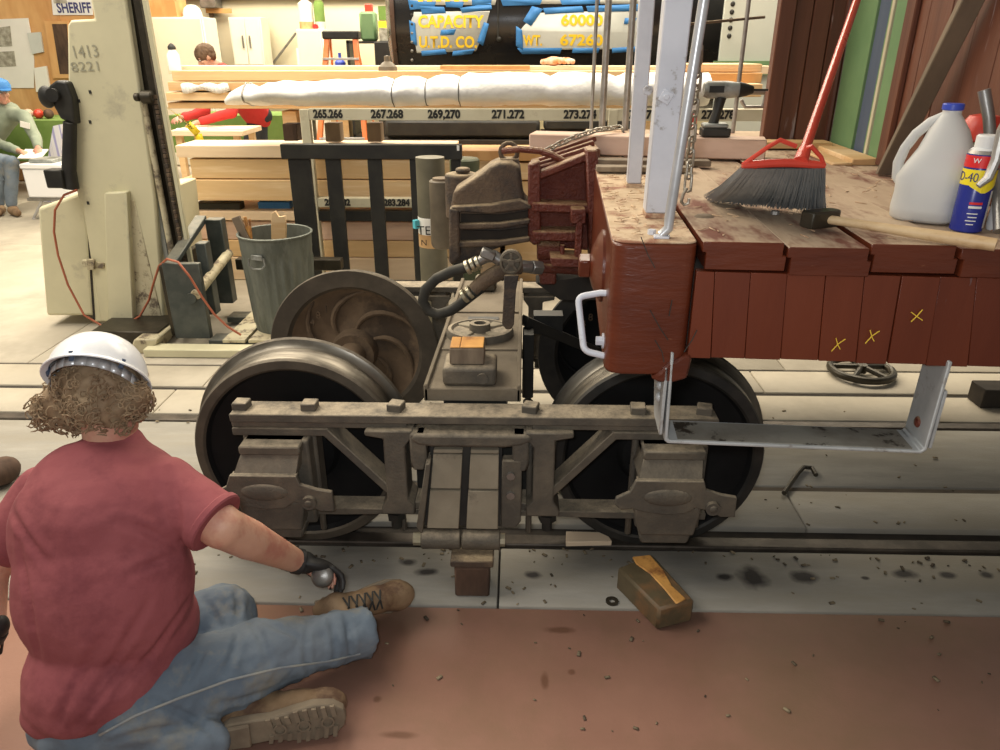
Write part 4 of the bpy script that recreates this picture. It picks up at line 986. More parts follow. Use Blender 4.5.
q = MB(); a, b, c, d = [W(*p, z=.022) for p in ((566, 531), (606, 532), (612, 541), (566, 542))]
q.add([a, b, c, d] + [V(p.x, p.y, .002) for p in (a, b, c, d)], [(0, 1, 2, 3), (7, 6, 5, 4), (0, 4, 5, 1), (1, 5, 6, 2), (2, 6, 7, 3), (3, 7, 4, 0)])
single('wheel_chock', q, M_['palepine'], 'small pale wood wedge against the foot of the black wheel', 'wedge', bev=.002)
# brake wheel on the floor under the car
c = W(862, 366, z=.05); bw = root('brake_wheel', (c.x, c.y, 0), 'rusty spoked brake wheel lying under the railcar', 'brake wheel')
q = MB(); q.tube([(c.x + .155 * cos(a), c.y + .155 * sin(a), .03) for a in [i * 2 * pi / 36 for i in range(36)]], .020, 10, closed=True); obj('rim', q, M_['darkgrease'], bw)
for k in range(5):
    a = k * 2 * pi / 5 + .3; q = MB(); q.tube([(c.x + .02 * cos(a), c.y + .02 * sin(a), .045), (c.x + .15 * cos(a), c.y + .15 * sin(a), .03)], .015, 8); obj('spoke', q, M_['darkgrease'], bw)
q = MB(); q.cyl((c.x, c.y, .016), (c.x, c.y, .06), .028, 16); obj('hub', q, M_['darkgrease'], bw)
q = MB(); a, b = W(985, 392, z=.09), W(1040, 378, z=.09); q.bx(a.x, a.x + 1.2, a.y, a.y + .12, .002, .10); single('dark_timber', q, M_['groove'], 'dark timber lying on the floor under the railcar', 'timber', bev=.004)
# ================================================================ BACKGROUND: LIFT TRUCK AT THE SIDE
CR, CD = M_['cream'], M_['creamdirty']
lift = root('forklift', (-2.2, 2.1, 0), 'cream lift truck with tall mast, standing beside the galvanised can', 'forklift')


def pxprism(pix, yf, yb, mb=None):
    mb = mb or MB(); mb.prism([PZ(a, b, yf) for a, b in pix], yf, yb, 'xz'); return mb


obj('battery_case', pxprism([(37, 208), (78, 193), (86, 200), (94, 316), (46, 316)], 2.10, 2.75), CR, lift, bev=.02, segs=3)
obj('chassis', pxprism([(84, 200), (150, 196), (166, 320), (94, 322)], 2.08, 2.75), CR, lift, bev=.008)
colq = MB()
cl = [W(60, 40, y=2.04), W(128, -20, y=2.04), W(165, 322, y=2.04), W(122, 322, y=2.04), W(78, 196, y=2.04)]
top = [V(cl[0].x - .012, 2.04, 2.3), V(-1.93, 2.04, 2.3)]
ol = [(p.x, p.z) for p in (W(94, 19, y=2.04), W(70, 20, y=2.04), W(67, 25, y=2.04), W(68, 100, y=2.04), W(77, 196, y=2.04), W(82, 205, y=2.04), W(100, 322, y=2.04), W(165, 322, y=2.04), W(155, 198, y=2.04), W(140, 90, y=2.04), W(126, -2, y=2.04))]
ol = [(W(94, 19, y=2.04).x, 2.3)] + ol + [(-1.94, 2.3)]
q = MB(); q.prism(ol, 2.04, 2.10, 'xz'); colm = obj('column_cover', q, CR, lift, bev=.012, segs=2)
obj('cover_rib', pxprism([(104, 193), (126, 192), (134, 328), (108, 328)], 1.99, 2.05), CR, lift, bev=.006)
obj('cover_panel', pxprism([(126, 200), (134, 200), (162, 318), (136, 318)], 2.035, 2.05), CD, lift, bev=.003)
obj('door_gap', pxprism([(85, 198), (87, 198), (95, 320), (93, 320)], 2.076, 2.09), M_['groove'], lift)
hg = obj('door_latch', pxprism([(81, 260), (104, 263), (104, 269), (82, 267)], 2.03, 2.06), CD, lift, bev=.004)
obj('latch_block', pxprism([(86, 259), (94, 260), (94, 270), (87, 270)], 2.01, 2.03), CD, hg, bev=.003)
text('pencil_numbers', '1413', .085, M_['pencil'], colm, face_M(W(85, 52, y=2.036), (1, 0, .04)), ext=.0004, font_scale=(.9, 1))
text('pencil_numbers', '8221', .085, M_['pencil'], colm, face_M(W(86, 67, y=2.036), (1, 0, .04)), ext=.0004, font_scale=(1, .8))
for px, py in ((90, 92), (79, 101), (90, 122), (134, 283), (88, 203)):
    p = W(px, py, y=2.037); q = MB(); q.box(p, (.012, .004, .018)); obj('paint_chip', q, M_['ink'], colm)
# mast: grey inner channel, ram, chain, dark channel, cream outer edge
zt2 = 2.35
def mastbar(name, px_at0, px_at200, y0, y1, m, zb=.05, r=.0):
    xa = W(px_at200[0], 200, y=y0).x; xb = W(px_at200[1], 200, y=y0).x
    q = MB(); q.bx(xa, xb, y0, y1, zb, zt2); return obj(name, q, m, lift, bev=.003)
mastbar('inner_channel', None, (153, 158), 2.075, 2.10, M_['galv'])
mastbar('chain_bay', None, (157, 176), 2.10, 2.12, M_['darkgrease'])
mastbar('dark_channel', None, (169, 175), 2.05, 2.09, M_['darkgrease'])
mastbar('outer_channel', None, (177, 181), 2.04, 2.07, CR)
a = W(161, 200, y=2.05)
q = MB(); q.cyl((a.x, 2.06, .1), (a.x, 2.06, W(146, 100, y=2.05).z), .018, 12); obj('lift_ram', q, CD, lift)
p = W(147, 97, y=2.03); q = MB(); q.tube([(p.x - .03, 2.03, p.z), (p.x + .035, 2.03, p.z)], .035, 18); q.cyl((p.x - .03, 2.01, p.z), (p.x - .06, 2.01, p.z), .022, 12); obj('chain_sheave', q, M_['darkgrease'], lift, bev=.006)
for dx in (.035, ):
    for i in range(48):
        q = MB(); z = p.z - i * .026; q.box((p.x + dx + .004, 2.04, z), (.016, .014 if i % 2 else .022, .020)); obj('mast_chain_link', q, M_['rustiron'], lift)
# black control arm on the near corner
BK = M_['black']
q = MB(); q.tube([W(70, 122, y=2.0), W(69, 170, y=2.0), W(70, 188, y=2.0)], [.035, .038, .05], 12); obj('control_arm', q, BK, lift, bev=.004)
q = MB(); q.prism([PZ(*p, 1.98) for p in ((56, 80), (66, 82), (72, 98), (75, 125), (60, 119), (50, 100), (48, 86))], 1.98, 2.06, 'xz'); obj('control_head', q, BK, lift, bev=.012, segs=3)
q = MB(); p = W(47, 97, y=1.98); q.sph(p, (.045, .03, .058)); p2 = W(54, 95, y=1.97); q.cyl(p2, p2 + V(0, -.02, 0), .035, 18); obj('mirror_housing', q, BK, lift)
q = MB(); p = W(58, 178, y=1.98); q.box(p, (.10, .09, .10)); obj('control_foot', q, BK, lift, bev=.006)
# red hose looping over the body
hp = [W(a, b, y=1.975) for a, b in ((77, 190), (64, 195), (55, 210), (54, 232), (58, 255), (68, 285), (84, 315), (104, 327), (124, 326), (140, 316), (149, 300), (153, 285), (159, 266), (167, 259), (178, 262), (190, 277), (202, 297), (214, 314), (228, 327), (241, 335))]
for i in range(14, 20): hp[i] = W(*((178, 262), (190, 277), (202, 297), (214, 314), (228, 327), (241, 335))[i - 14], y=1.72 - .0 * i)
for i, y_ in ((11, 1.9), (12, 1.83), (13, 1.76)): hp[i] = W(*((153, 285), (159, 266), (167, 259))[i - 11], y=y_)
q = MB(); q.tube(hp, .0065, 8)
single('air_hose', q, M_['redhose'], 'thin red air hose looping over the cream lift truck to the forks', 'hose', smooth=60)
# carriage and forks, dark grey
FK = M_['forkgrey']
def fbox(name, x0, x1, y0, y1, z0, z1, m=FK, b=.004):
    q = MB(); q.bx(x0, x1, y0, y1, z0, z1); return obj(name, q, m, lift, bev=b)
x1 = W(159, 300, y=1.80).x
fbox('fork_shank', -1.87, -1.66, 1.78, 1.82, .05, .50)
q = MB(); q.prism([(1.80, .47), (1.80, .50), (2.32, .66), (2.32, .62)], -1.87, -1.80, 'yz'); obj('carriage_top', q, FK, lift, bev=.004)
fbox('carriage_plate', -1.90, -1.86, 1.80, 2.32, .06, .48, M_['darkgrease'])
fbox('fork_shank', -1.80, -1.70, 2.28, 2.36, .10, .64)
fbox('carriage_bar', -1.76, -1.70, 2.00, 2.08, .12, .56)
q = MB(); q.cyl((-1.70, 1.77, .32), (-1.70, 2.33, .42), .03, 14); obj('tilt_rod', q, CD, lift, bev=.004)
q = MB(); q.cyl((-1.73, 1.78, .30), (-1.73, 1.765, .30), .03, 14); obj('rod_boss', q, FK, lift)
fbox('fork', -1.66, -.55, 1.74, 1.86, .02, .055)
fbox('fork', -1.70, -.55, 2.14, 2.26, .02, .055)
for k in range(5):
    q = MB(); q.bx(-1.56 + k * .15, -1.43 + k * .15, 1.70, 2.24, .0555, .0745); obj('load_board', q, CD, lift, bev=.002)
fbox('load_bar', -1.68, -1.0, 2.36, 2.44, .30, .37, M_['darkgrease'])
q = MB(); a, b = W(128, 345, y=1.74), W(165, 325, y=2.0); q.prism([(-2.10, 0.0), (-1.95, 0), (-1.92, .09), (-2.05, .09)], 1.66, 2.1, 'xz'); obj('outrigger_foot', q, CD, lift, bev=.008)
fbox('outrigger', -1.98, -1.30, 1.60, 1.70, .003, .05, CR, .004)
fbox('base_plate', -2.35, -1.95, 1.75, 2.05, .01, .10, M_['darkgrease'])

# ---- galvanised can on the forks with scraps in it
cx, cy, c0 = -1.265, 1.96, .076
can = root('trash_can', (cx, cy, c0), 'ribbed galvanised steel trash can holding wood scraps', 'trash can')
rb, rt_, hh = .172, .205, .565
prof = [(0, 0), (rb - .01, 0), (rb, .008)]; n = 96; q = MB()
rows = [(0, 0.0), (.03, 0), (.05, 1), (.42, 1), (.44, 0), (.47, 0), (.48, .35), (.50, 0), (hh - .01, 0)]
vs = []; cM_ = Matrix.Translation((cx, cy, c0))
for z, amp in rows:
    for k in range(n):
        a = 2 * pi * k / n; r = rb + (rt_ - rb) * z / hh + (.0055 * amp * (1 if (k // 2) % 2 else -1) if amp == 1 else .004 * amp)
        vs.append(cM_ @ V(r * cos(a), r * sin(a), z))
fs = [(i * n + k, i * n + (k + 1) % n, (i + 1) * n + (k + 1) % n, (i + 1) * n + k) for i in range(len(rows) - 1) for k in range(n)]
q.add(vs, fs); q.lathe([(rt_ - .003, hh - .012), (rt_ + .006, hh - .008), (rt_ + .007, hh), (rt_, hh + .004), (rt_ - .006, hh), (rb, .02), (0, .02)], 64, cM_); q.lathe([(0, 0), (rb, 0)], 48, cM_)
obj('can_body', q, M_['cangalv'], can, recalc=False)
q = MB()
ang = -pi / 2 - .25; hx = cM_ @ V((rt_ + .002) * cos(ang), (rt_ + .002) * sin(ang), .465)
q.box(hx, (.07, .012, .03), Matrix.Rotation(ang + pi / 2, 3, 'Z')); obj('handle_bracket', q, M_['galv'], can, bev=.003)
q = MB(); q.tube([hx + V(-.04, -.012, 0), hx + V(-.045, -.016, -.04), hx + V(-.02, -.018, -.06), hx + V(.025, -.018, -.06), hx + V(.045, -.014, -.04), hx + V(.04, -.01, 0)], .005, 8); obj('drop_handle', q, M_['galv'], can)
for i, (px, py, w_, t, m, d) in enumerate(((238, 222, .05, .02, 'oldwood', (-.35, .1, 1)), (246, 222, .018, .01, 'splitwood', (-.06, 0, 1)), (250, 224, .012, .01, 'splitwood', (.05, 0, 1)))):
    p = W(px, py, y=cy); dv = V(*d).normalized(); q = MB(); q.bar(p + dv * .03, p - dv * .38, w_, t, upv=(0, -1, 0))
    single('wood_scrap', q, M_[m], ('grey offcut stick leaning left out of the can', 'thick orange wood splinter standing in the can', 'thin orange wood splinter beside the thicker one in the can')[i], 'wood scrap', bev=.002)
q = MB(); q.prism([PZ(*p, 1.99) for p in ((271, 228), (271, 214), (275, 211), (279, 217), (285, 216), (286, 229), (284, 262), (272, 262))], 1.99, 2.01, 'xz')
single('wood_scrap', q, M_['pine2'], 'wide notched pine offcut standing in the can', 'wood scrap', bev=.002)

# ---- black rack in front of the timber
gt = root('black_rack', (-.8, 2.6, 0), 'black painted upright slatted rack in front of the stacked timber', 'rack')
q = MB(); q.bx(-1.37, -.225, 2.57, 2.63, .965, 1.055); obj('top_rail', q, M_['black'], gt, bev=.004)
q = MB(); q.bx(-1.35, -.25, 2.58, 2.62, .10, .165); obj('bottom_rail', q, M_['black'], gt, bev=.004)
for px in ((289, 311), (326, 341), (368, 382), (410, 420), (451, 461)):
    a, b = W(px[0], 165, y=2.6).x, W(px[1], 165, y=2.6).x
    q = MB(); q.bx(a, b, 2.585, 2.615, .0 if px[0] in (289, 451) else .165, .965); obj('upright', q, M_['black'], gt, bev=.003)
q = MB(); q.bx(-.255, -.24, 2.562, 2.571, 1.02, 1.05); obj('corner_mark', q, M_['whitep'], gt)

# ---- two upright tubes and a far drum behind the coupler
q = MB(); p = W(430, 160, y=2.25); zt3 = W(430, 157, y=2.25).z; q.cyl((p.x, 2.25, .003), (p.x, 2.25, zt3), .085, 26)
tB = single('cardboard_tube', q, mat('olive_tube', (.12, .11, .075), (.16, .145, .10), s=5, rough=.5, bump=.05), 'tall olive tube with a printed paper band behind the coupler', 'tube')
pc = W(442, 200, y=2.0); zc_ = W(442, 180, y=2.0).z; q = MB(); q.tube([(pc.x, 2.0, W(442, 250, y=1.94).z), (pc.x, 2.0, W(442, 246, y=1.94).z), (pc.x, 2.0, zc_)], [.060, .070, .070], 26); sc_ = obj('short_cylinder', q, M_['gold'], tB, bev=.006)
q = MB(); q.cyl((pc.x, 2.0, zc_), (pc.x, 2.0, zc_ + .012), .05, 20); obj('cylinder_lid', q, M_['oldwood'], sc_)
q = MB(); q.bx(pc.x - .02, pc.x + .02, 2.05, 2.19, zc_ - .25, zc_ - .2); obj('cylinder_bracket', q, M_['black'], sc_)
for za, zb_2, m in ((.46, .56, 'paper'), (.38, .46, 'pinex')):
    q = MB(); q.lathe([(.0855, za), (.0865, za + .001), (.0865, zb_2), (.0855, zb_2 + .001)], 30, Matrix.Translation((p.x, 2.25, W(430, 226, y=2.25).z - .50))); obj('paper_band' if m == 'paper' else 'brown_band', q, M_[m], tB)
bp = W(423, 228, y=2.16); q = MB(); q.box(bp + V(-.045, .035, .015), (.03, .03, .05), Matrix.Rotation(-.9, 3, 'Z')); obj('blue_mark', q, mat('pale_blue_print', (.1, .5, .6), s=4, rough=.6), tB)
text('lettering', 'TE', .075, M_['ink'], tB, face_M(W(424, 231, y=2.158), (1, -.1, 0)), ext=.001)
text('lettering', 'N', .05, M_['ink'], tB, face_M(W(424, 243, y=2.158), (1, -.1, 0)), ext=.001)
q = MB(); p = W(472, 165, y=2.85); q.cyl((p.x - .05, 2.85, .003), (p.x - .05, 2.85, W(472, 158, y=2.85).z), .10, 26)
single('drum', q, mat('olive_drum', (.07, .09, .05), (.10, .11, .07), s=5, rough=.5), 'dark olive drum standing behind the coupler top', 'drum', bev=.01)

# ================================================================ TIMBER STACKS AND THE NUMBERED RACK
rack = root('lumber_rack', (-.0, 3.0, 0), 'cream steel rack with stencilled numbers under the white wrapped bundle', 'rack')
LB = M_['label']
q = MB(); a = W(300, 108, y=2.98); q.bx(-1.335, -1.275, 2.96, 3.02, .003, 1.235); obj('rack_post', q, LB, rack, bev=.003)
q = MB(); x_ = W(612, 130, y=2.98).x; q.bx(x_ - .03, x_ + .03, 2.96, 3.02, .003, 1.235); obj('rack_post', q, LB, rack, bev=.003)
q = MB(); q.bx(2.1, 2.16, 2.96, 3.02, .003, 1.235); obj('rack_post', q, LB, rack, bev=.003)
q = MB(); q.bx(-1.275, 2.1, 2.965, 3.03, 1.165, 1.24); rb1 = obj('number_rail', q, LB, rack, bev=.003)
q = MB(); q.bx(-1.275, .05, 2.965, 3.03, .585, .650); rb2 = obj('number_rail', q, LB, rack, bev=.003)
q = MB(); q.bx(-1.275, .05, 2.965, 3.03, .49, .56); obj('dark_rail', q, M_['black'], rack)
for s, px in (('265.266', 328), ('267.268', 387), ('269,270', 444), ('271.272', 508), ('273.274', 580), ('275.276', 640), ('277.278', 718)):
    text('stencilled_numbers', s, .072, M_['ink'], rb1, face_M(V(W(px, 115, y=2.964).x, 2.9635, 1.203)), ext=.0006, font_scale=(.93 if px > 350 else .85, 1), bold=.0035)
for s, px in (('281.282', 338), ('283.284', 397)):
    text('stencilled_numbers', s, .062, M_['ink'], rb2, face_M(V(W(px, 209, y=2.964).x, 2.9635, .618)), ext=.0006, font_scale=(.9, 1), bold=.0035)


def timber(name, x0, x1, y0, y1, z0, z1, m, label, cat='timber', group=None, b=.004, rz=0):
    q = MB(); q.bx(x0, x1, y0, y1, z0, z1, Matrix.Translation((0, 0, 0)))
    return single(name, q, M_[m], label, cat, group, bev=b)


def tpx(name, px0, px1, yt, yb, Y, dep, m, label, **k):
    """front face given by picture rows at depth Y"""
    pm = (px0 + px1) / 2
    zt_ = W(pm, yt, y=Y).z; zb_ = W(pm, yb, y=Y).z
    return timber(name, W(px0, (yt + yb) / 2, y=Y).x, W(px1, (yt + yb) / 2, y=Y).x, Y, Y + dep, max(zb_, .003), zt_, m, label, **k)


# pile behind the galvanised can and the black rack (front faces at Y 3.1)
tpx('timber', 176, 455, 146, 158, 3.12, .36, 'palepine', 'topmost long pale beam of the pile behind the galvanised can')
tpx('timber', 191, 500, 159.5, 179, 3.14, .5, 'pine', 'second beam down in the pile behind the galvanised can')
tpx('timber', 180, 500, 180.5, 201, 3.12, .5, 'pine', 'third beam down in the pile, above the dark gap behind the can')
tpx('timber', 196, 240, 203, 211, 3.2, .1, 'black', 'short black spacer in the gap of the pile behind the can')
tpx('timber', 186, 500, 212, 221, 3.14, .8, 'palepine', 'thin pale plank directly under the dark gap in the pile')
tpx('timber', 188, 500, 222, 240, 3.16, .8, 'pink', 'pinkish beam under the thin plank in the pile behind the can')
tpx('timber', 190, 500, 241, 257, 3.15, .8, 'pine', 'second beam from the floor in the pile behind the can')
tpx('timber', 192, 500, 258, 284, 3.14, .8, 'palepine', 'lowest beam on the floor in the pile behind the can')
tpx('blue_bag', 258, 290, 202, 211, 3.25, .3, 'tape', 'blue plastic bag squeezed in the gap of the timber pile', cat='bag')
# pile right of the tubes, behind the coupler
tpx('timber', 455, 560, 151, 161, 3.10, .36, 'ply', 'orange-brown board on top of the timber behind the coupler lever')
tpx('timber', 505, 560, 163, 180, 3.12, .8, 'pine', 'pine beam just under the orange-brown board behind the coupler')
tpx('timber', 505, 575, 181, 205, 3.14, .8, 'pine', 'wide pine beam behind the coupler, third from top')
tpx('timber', 505, 575, 206, 230, 3.12, .8, 'pine', 'pine beam behind the coupler, fourth from top')
tpx('timber', 505, 600, 231, 262, 3.14, .8, 'pine', 'pine beam behind the coupler above the train pipe')
tpx('timber', 505, 600, 263, 290, 3.14, .8, 'pine2', 'lowest pine beam behind the coupler near the floor')
# heavy dark stubs and ladder foot seen through the rack
tpx('post_block', 283, 297, 124, 141, 3.05, .12, 'darkwood', 'weathered brown block end beside the cream rack post', cat='block')
tpx('post_block', 325, 340, 123, 142, 3.25, .12, 'oldwood', 'grey-brown block end between orange ladder rails', cat='block')
tpx('post_block', 367, 381, 123, 142, 3.25, .12, 'oldwood', 'brown block end beside the black bundles under the rail', cat='block')
tpx('black_bundle', 384, 540, 119, 139, 3.97, .2, 'black', 'long glossy black bundle lying under the numbered rail', cat='bundle', b=.03)
tpx('black_bundle', 544, 625, 119, 131, 3.97, .2, 'black', 'short black bundle under the rail beside the second rack post', cat='bundle', b=.02)
tpx('crate', 384, 640, 140, 262, 3.96, .22, 'groove', 'dark crate behind the timber under the black bundles', cat='crate')
tpx('crate', 541, 640, 131.5, 139, 3.96, .2, 'darkwood', 'low brown crate lid under the short black bundle', cat='crate')
tpx('timber', 566, 600, 119.5, 131, 3.75, .16, 'pine', 'short pine offcut under the rail beside the second rack post') if False else None
# beams behind the rack
tpx('timber', 172, 700, 71, 81, 4.25, .29, 'pine', 'long front beam on top of the far timber stack')
tpx('timber', 168, 775, 66, 74, 4.55, .30, 'palepine', 'pale top beam lying farthest back on the far stack')
tpx('timber', 440, 530, 65.5, 69.5, 4.3, .2, 'ply', 'orange-brown thin board lying on the far stack before the black tank')
tpx('timber', 168, 640, 82, 91, 4.22, .5, 'pine2', 'second beam down in the far timber stack')
tpx('timber', 166, 640, 93, 101, 4.20, .5, 'pine', 'third beam down in the far timber stack')
tpx('timber', 168, 640, 103, 109, 4.22, .5, 'pine2', 'lowest beam of the far timber stack above the red sleeve')
tpx('timber', 684, 762, 64, 72, 4.0, .5, 'pine', 'topmost short beam between the silver posts and brown boards')
tpx('timber', 680, 762, 73, 83, 3.9, .3, 'ply', 'orange middle beam between the silver posts and brown boards')
tpx('timber', 690, 762, 84, 97, 3.7, .4, 'pine', 'pine beam end behind the cordless drill')
for i, px in enumerate((285, 640)):
    a = W(px, 110, y=4.4); timber('trestle_post', a.x, a.x + .12, 4.3, 4.5, .003, W(px, 109.5, y=4.3).z - .012, 'pine2', ('upright support under the far stack behind the cream rack post', 'upright support under the far stack behind the silver posts')[i], cat='support')
for dx in (.3, 1.6):
    timber('rack_bearer', -1.275 + dx, -1.17 + dx, 3.03, 4.2, 1.12, 1.164, 'oldwood', ('cross bearer of the numbered rack near its first post', 'cross bearer of the numbered rack in its middle')[dx > 1], cat='bearer') if False else None
# white wrapped bundle lying on the rack
bun = root('wrapped_bundle', (-.5, 3.15, 1.245), 'long white sheet-wrapped bundle tied with bands on the numbered rack', 'bundle')
q = MB(); xs = [-1.88 + i * .0555 for i in range(60)]
rows_ = []
for i, x in enumerate(xs):
    f = min(1, (i + .5) / 3) ** .5
    rz = (.064 + .040 * min(1, i / 34)) * f * (1 - .12 * (i in (4, 21, 25, 29, 40, 48))); ry = .19 * f
    cz = 1.247 + rz; ring = []
    for k in range(22):
        a = 2 * pi * k / 22; wr = f * (.016 * noise.noise(V(x * 5 + 3, 2.2 * cos(a), 2.2 * sin(a))) + .012 * noise.noise(V(x * 15, 5 * cos(a), 5 * sin(a))))
        zz = cz + (rz + wr) * sin(a); ring.append(V(x, 3.17 + (ry + wr) * cos(a), max(1.243, zz)))
    rows_.append(ring)
n = 22; base = [p for r in rows_ for p in r]
q.add(base, [(i * n + k, i * n + (k + 1) % n, (i + 1) * n + (k + 1) % n, (i + 1) * n + k) for i in range(59) for k in range(n)] + [tuple(range(n))[::-1], tuple(59 * n + k for k in range(n))])
obj('white_sheet', q, M_['white'], bun, smooth=80)
for i in (3, 21, 25, 29):
    r = rows_[i]; c = sum(r, V(0, 0, 0)) / n; q = MB(); q.tube([c + (p - c) * 1.02 for p in r], .006 if i == 3 else .003, 6, closed=True); obj('tie_band', q, M_['steelpipe'] if i == 3 else M_['groove'], bun)
# orange glove and grey bell shape on the far stack
p = W(388, 82, y=4.2); q = MB(); q.lathe([(.05, 0), (.048, .02), (.03, .04), (.018, .05), (.016, .085), (0, .09)], 18, Matrix.Translation((p.x, 4.2, W(388, 83, y=4.2).z)))
q.v = [(x, y + .13, z + (W(388, 71, y=4.25).z - W(388, 83, y=4.2).z) * 0) for x, y, z in q.v]
zq = W(388, 71, y=4.25).z + .001
q = MB(); q.lathe([(.080, 0), (.075, .03), (.044, .06), (.026, .07), (.026, .11), (0, .115)], 18, Matrix.Translation((W(388, 76, y=4.33).x, 4.34, zq)))
single('iron_weight', q, M_['gold'], 'small grey iron weight standing on the far beams behind the white bundle', 'weight')
# ================================================================ BLACK TANK WITH TAPED STENCILS
tk = root('tank_car', (1, 6.0, 0), 'glossy black tank with taped yellow-lettered stencils behind the timber', 'tank car')
TY, TZ, TR = 6.75, 1.9, .95
q = MB(); q.lathe([(TR, 0), (TR, 5.2)], 64, Matrix.Translation((-1.12, TY, TZ)) @ Matrix.Rotation(pi / 2, 4, 'Y')); q.lathe([(0, -.18), (.5, -.14), (TR - .1, -.05), (TR, 0)], 64, Matrix.Translation((-1.12, TY, TZ)) @ Matrix.Rotation(pi / 2, 4, 'Y'))
obj('tank_shell', q, M_['blacktank'], tk, smooth=60)
q = MB(); q.lathe([(TR, -.02), (TR + .035, -.02), (TR + .035, .02), (TR, .02)], 64, Matrix.Translation((-1.12, TY, TZ)) @ Matrix.Rotation(pi / 2, 4, 'Y')); obj('head_flange', q, mat('brown_flange', (.08, .045, .03), (.05, .03, .02), s=4, rough=.3), tk)


def TP(px, py, d=0):
    """point where the picture ray meets the tank's front"""
    dd = fw + rt * ((px - 500) / F) - up * ((py - 375) / F); R2 = TR + d
    cy_, cz_ = CAM.y - TY, CAM.z - TZ
    A = dd.y ** 2 + dd.z ** 2; B = 2 * (cy_ * dd.y + cz_ * dd.z); C_ = cy_ ** 2 + cz_ ** 2 - R2 ** 2
    D = B * B - 4 * A * C_
    t = (-B - sqrt(max(D, 0))) / (2 * A); return CAM + dd * t


for py in range(-12, 70, 9):
    p = TP(412, py, .004); n_ = V(0, p.y - TY, p.z - TZ).normalized()
    q = MB(); q.sph(p, .016, nu=8, nv=6); obj('rivet', q, M_['steel'] if py > 25 else M_['black'], tk)
sheets = (([(414, 12), (490, 11), (484, 32), (476, 51), (417, 53), (411, 22)], 'stencil_sheet'), ([(409, -14), (500, -14), (495, 5), (410, 5)], 'stencil_sheet'),
          ([(536, 13), (645, 10), (645, 49), (523, 50), (520, 30)], 'stencil_sheet'), ([(515, -14), (645, -14), (645, 4), (520, 4)], 'stencil_sheet'))


def patch(pix, m, d, name, par, t=.003):
    """a thin sheet lying on the curved shell"""
    a = [TP(*p, d) for p in pix]; b = [TP(*p, d + t) for p in pix]; n = len(pix); q = MB()
    q.add(a + b, [tuple(range(n))[::-1], tuple(range(n, 2 * n))] + [(i, (i + 1) % n, (i + 1) % n + n, i + n) for i in range(n)]); return obj(name, q, m, par)


# cut sheets into horizontal strips so they follow the curve
def clip_rows(pix, step=8):
    ys = sorted(set([min(p[1] for p in pix), max(p[1] for p in pix)] + [y for y in [*range(-16, 60, step)] + [p[1] for p in pix] if min(p[1] for p in pix) < y < max(p[1] for p in pix)]))
    out = []
    def span(y):
        xs = []
        for (x0, y0), (x1, y1) in zip(pix, pix[1:] + pix[:1]):
            if y0 == y1:
                if abs(y0 - y) < 1e-6: xs += [x0, x1]
            elif min(y0, y1) <= y <= max(y0, y1): xs.append(x0 + (x1 - x0) * (y - y0) / (y1 - y0))
        return min(xs), max(xs)
    return [(y, *span(y + (1e-4 if i == 0 else -1e-4 if i == len(ys) - 1 else 0))) for i, y in enumerate(ys)]


def curved_sheet(pix, m, d, name, par, t=.003):
    rows = clip_rows(pix); q = MB(); vs = []
    for y, x0, x1 in rows: vs += [TP(x0, y, d + t), TP(x1, y, d + t)]
    q.add(vs, [(2 * i, 2 * i + 1, 2 * i + 3, 2 * i + 2) for i in range(len(rows) - 1)]); o = obj(name, q, m, par, recalc=False)
    s_ = o.modifiers.new('thick', 'SOLIDIFY'); s_.thickness = t; s_.offset = 0; return o


shs = [curved_sheet(p, M_['stencil'], .004, 'stencil_sheet', tk) for p, n_ in sheets]
tapes = ([(420, 6), (444, 7), (446, 13), (422, 14)], [(460, 8), (491, 3), (492, 9), (462, 13)], [(409, 20), (415, 23), (417, 46), (411, 42)], [(484, 22), (489, 24), (483, 46), (477, 42)],
         [(421, 51), (445, 49), (447, 54), (422, 56)], [(453, 51), (475, 49), (472, 54), (452, 56)], [(441, 30), (456, 29), (454, 35), (440, 35)], [(408, 0), (436, 2), (434, 8), (410, 10)],
         [(445, 1), (464, 2), (462, 8), (446, 7)], [(472, -2), (492, -1), (491, 5), (472, 5)], [(523, 21), (532, 6), (543, 9), (531, 26)], [(516, 26), (522, 30), (523, 50), (516, 46)],
         [(517, 48), (562, 48), (560, 54), (522, 54)], [(573, 48), (600, 48), (598, 53), (572, 53)], [(543, 8), (582, 6), (584, 12), (545, 14)], [(586, 6), (640, 4), (640, 11), (588, 12)],
         [(500, -2), (542, 0), (540, 5), (503, 6)], [(625, 18), (637, 18), (634, 24), (624, 24)], [(612, 48), (645, 46), (645, 51), (612, 53)], [(560, 0), (600, -1), (600, 4), (562, 5)])
for t_ in tapes: curved_sheet(t_, M_['tape'], .009, 'masking_tape', tk, .002)


def tank_text(body, px, py, h, w):
    o = text('stencil_lettering', body, 1, M_['yellow'], None, Matrix(), ext=.0, bold=.035)
    xs = [v.co.x for v in o.data.vertices]; ys = [v.co.y for v in o.data.vertices]; x0, x1, y0, y1 = min(xs), max(xs), min(ys), max(ys)
    for v in o.data.vertices:
        v.co = TP(px + (v.co.x - x0) / (x1 - x0) * w, py + h - (v.co.y - y0) / (y1 - y0) * h, .0125)
    o.data.transform(ROOTM[tk].inverted()); o.parent = tk; return o


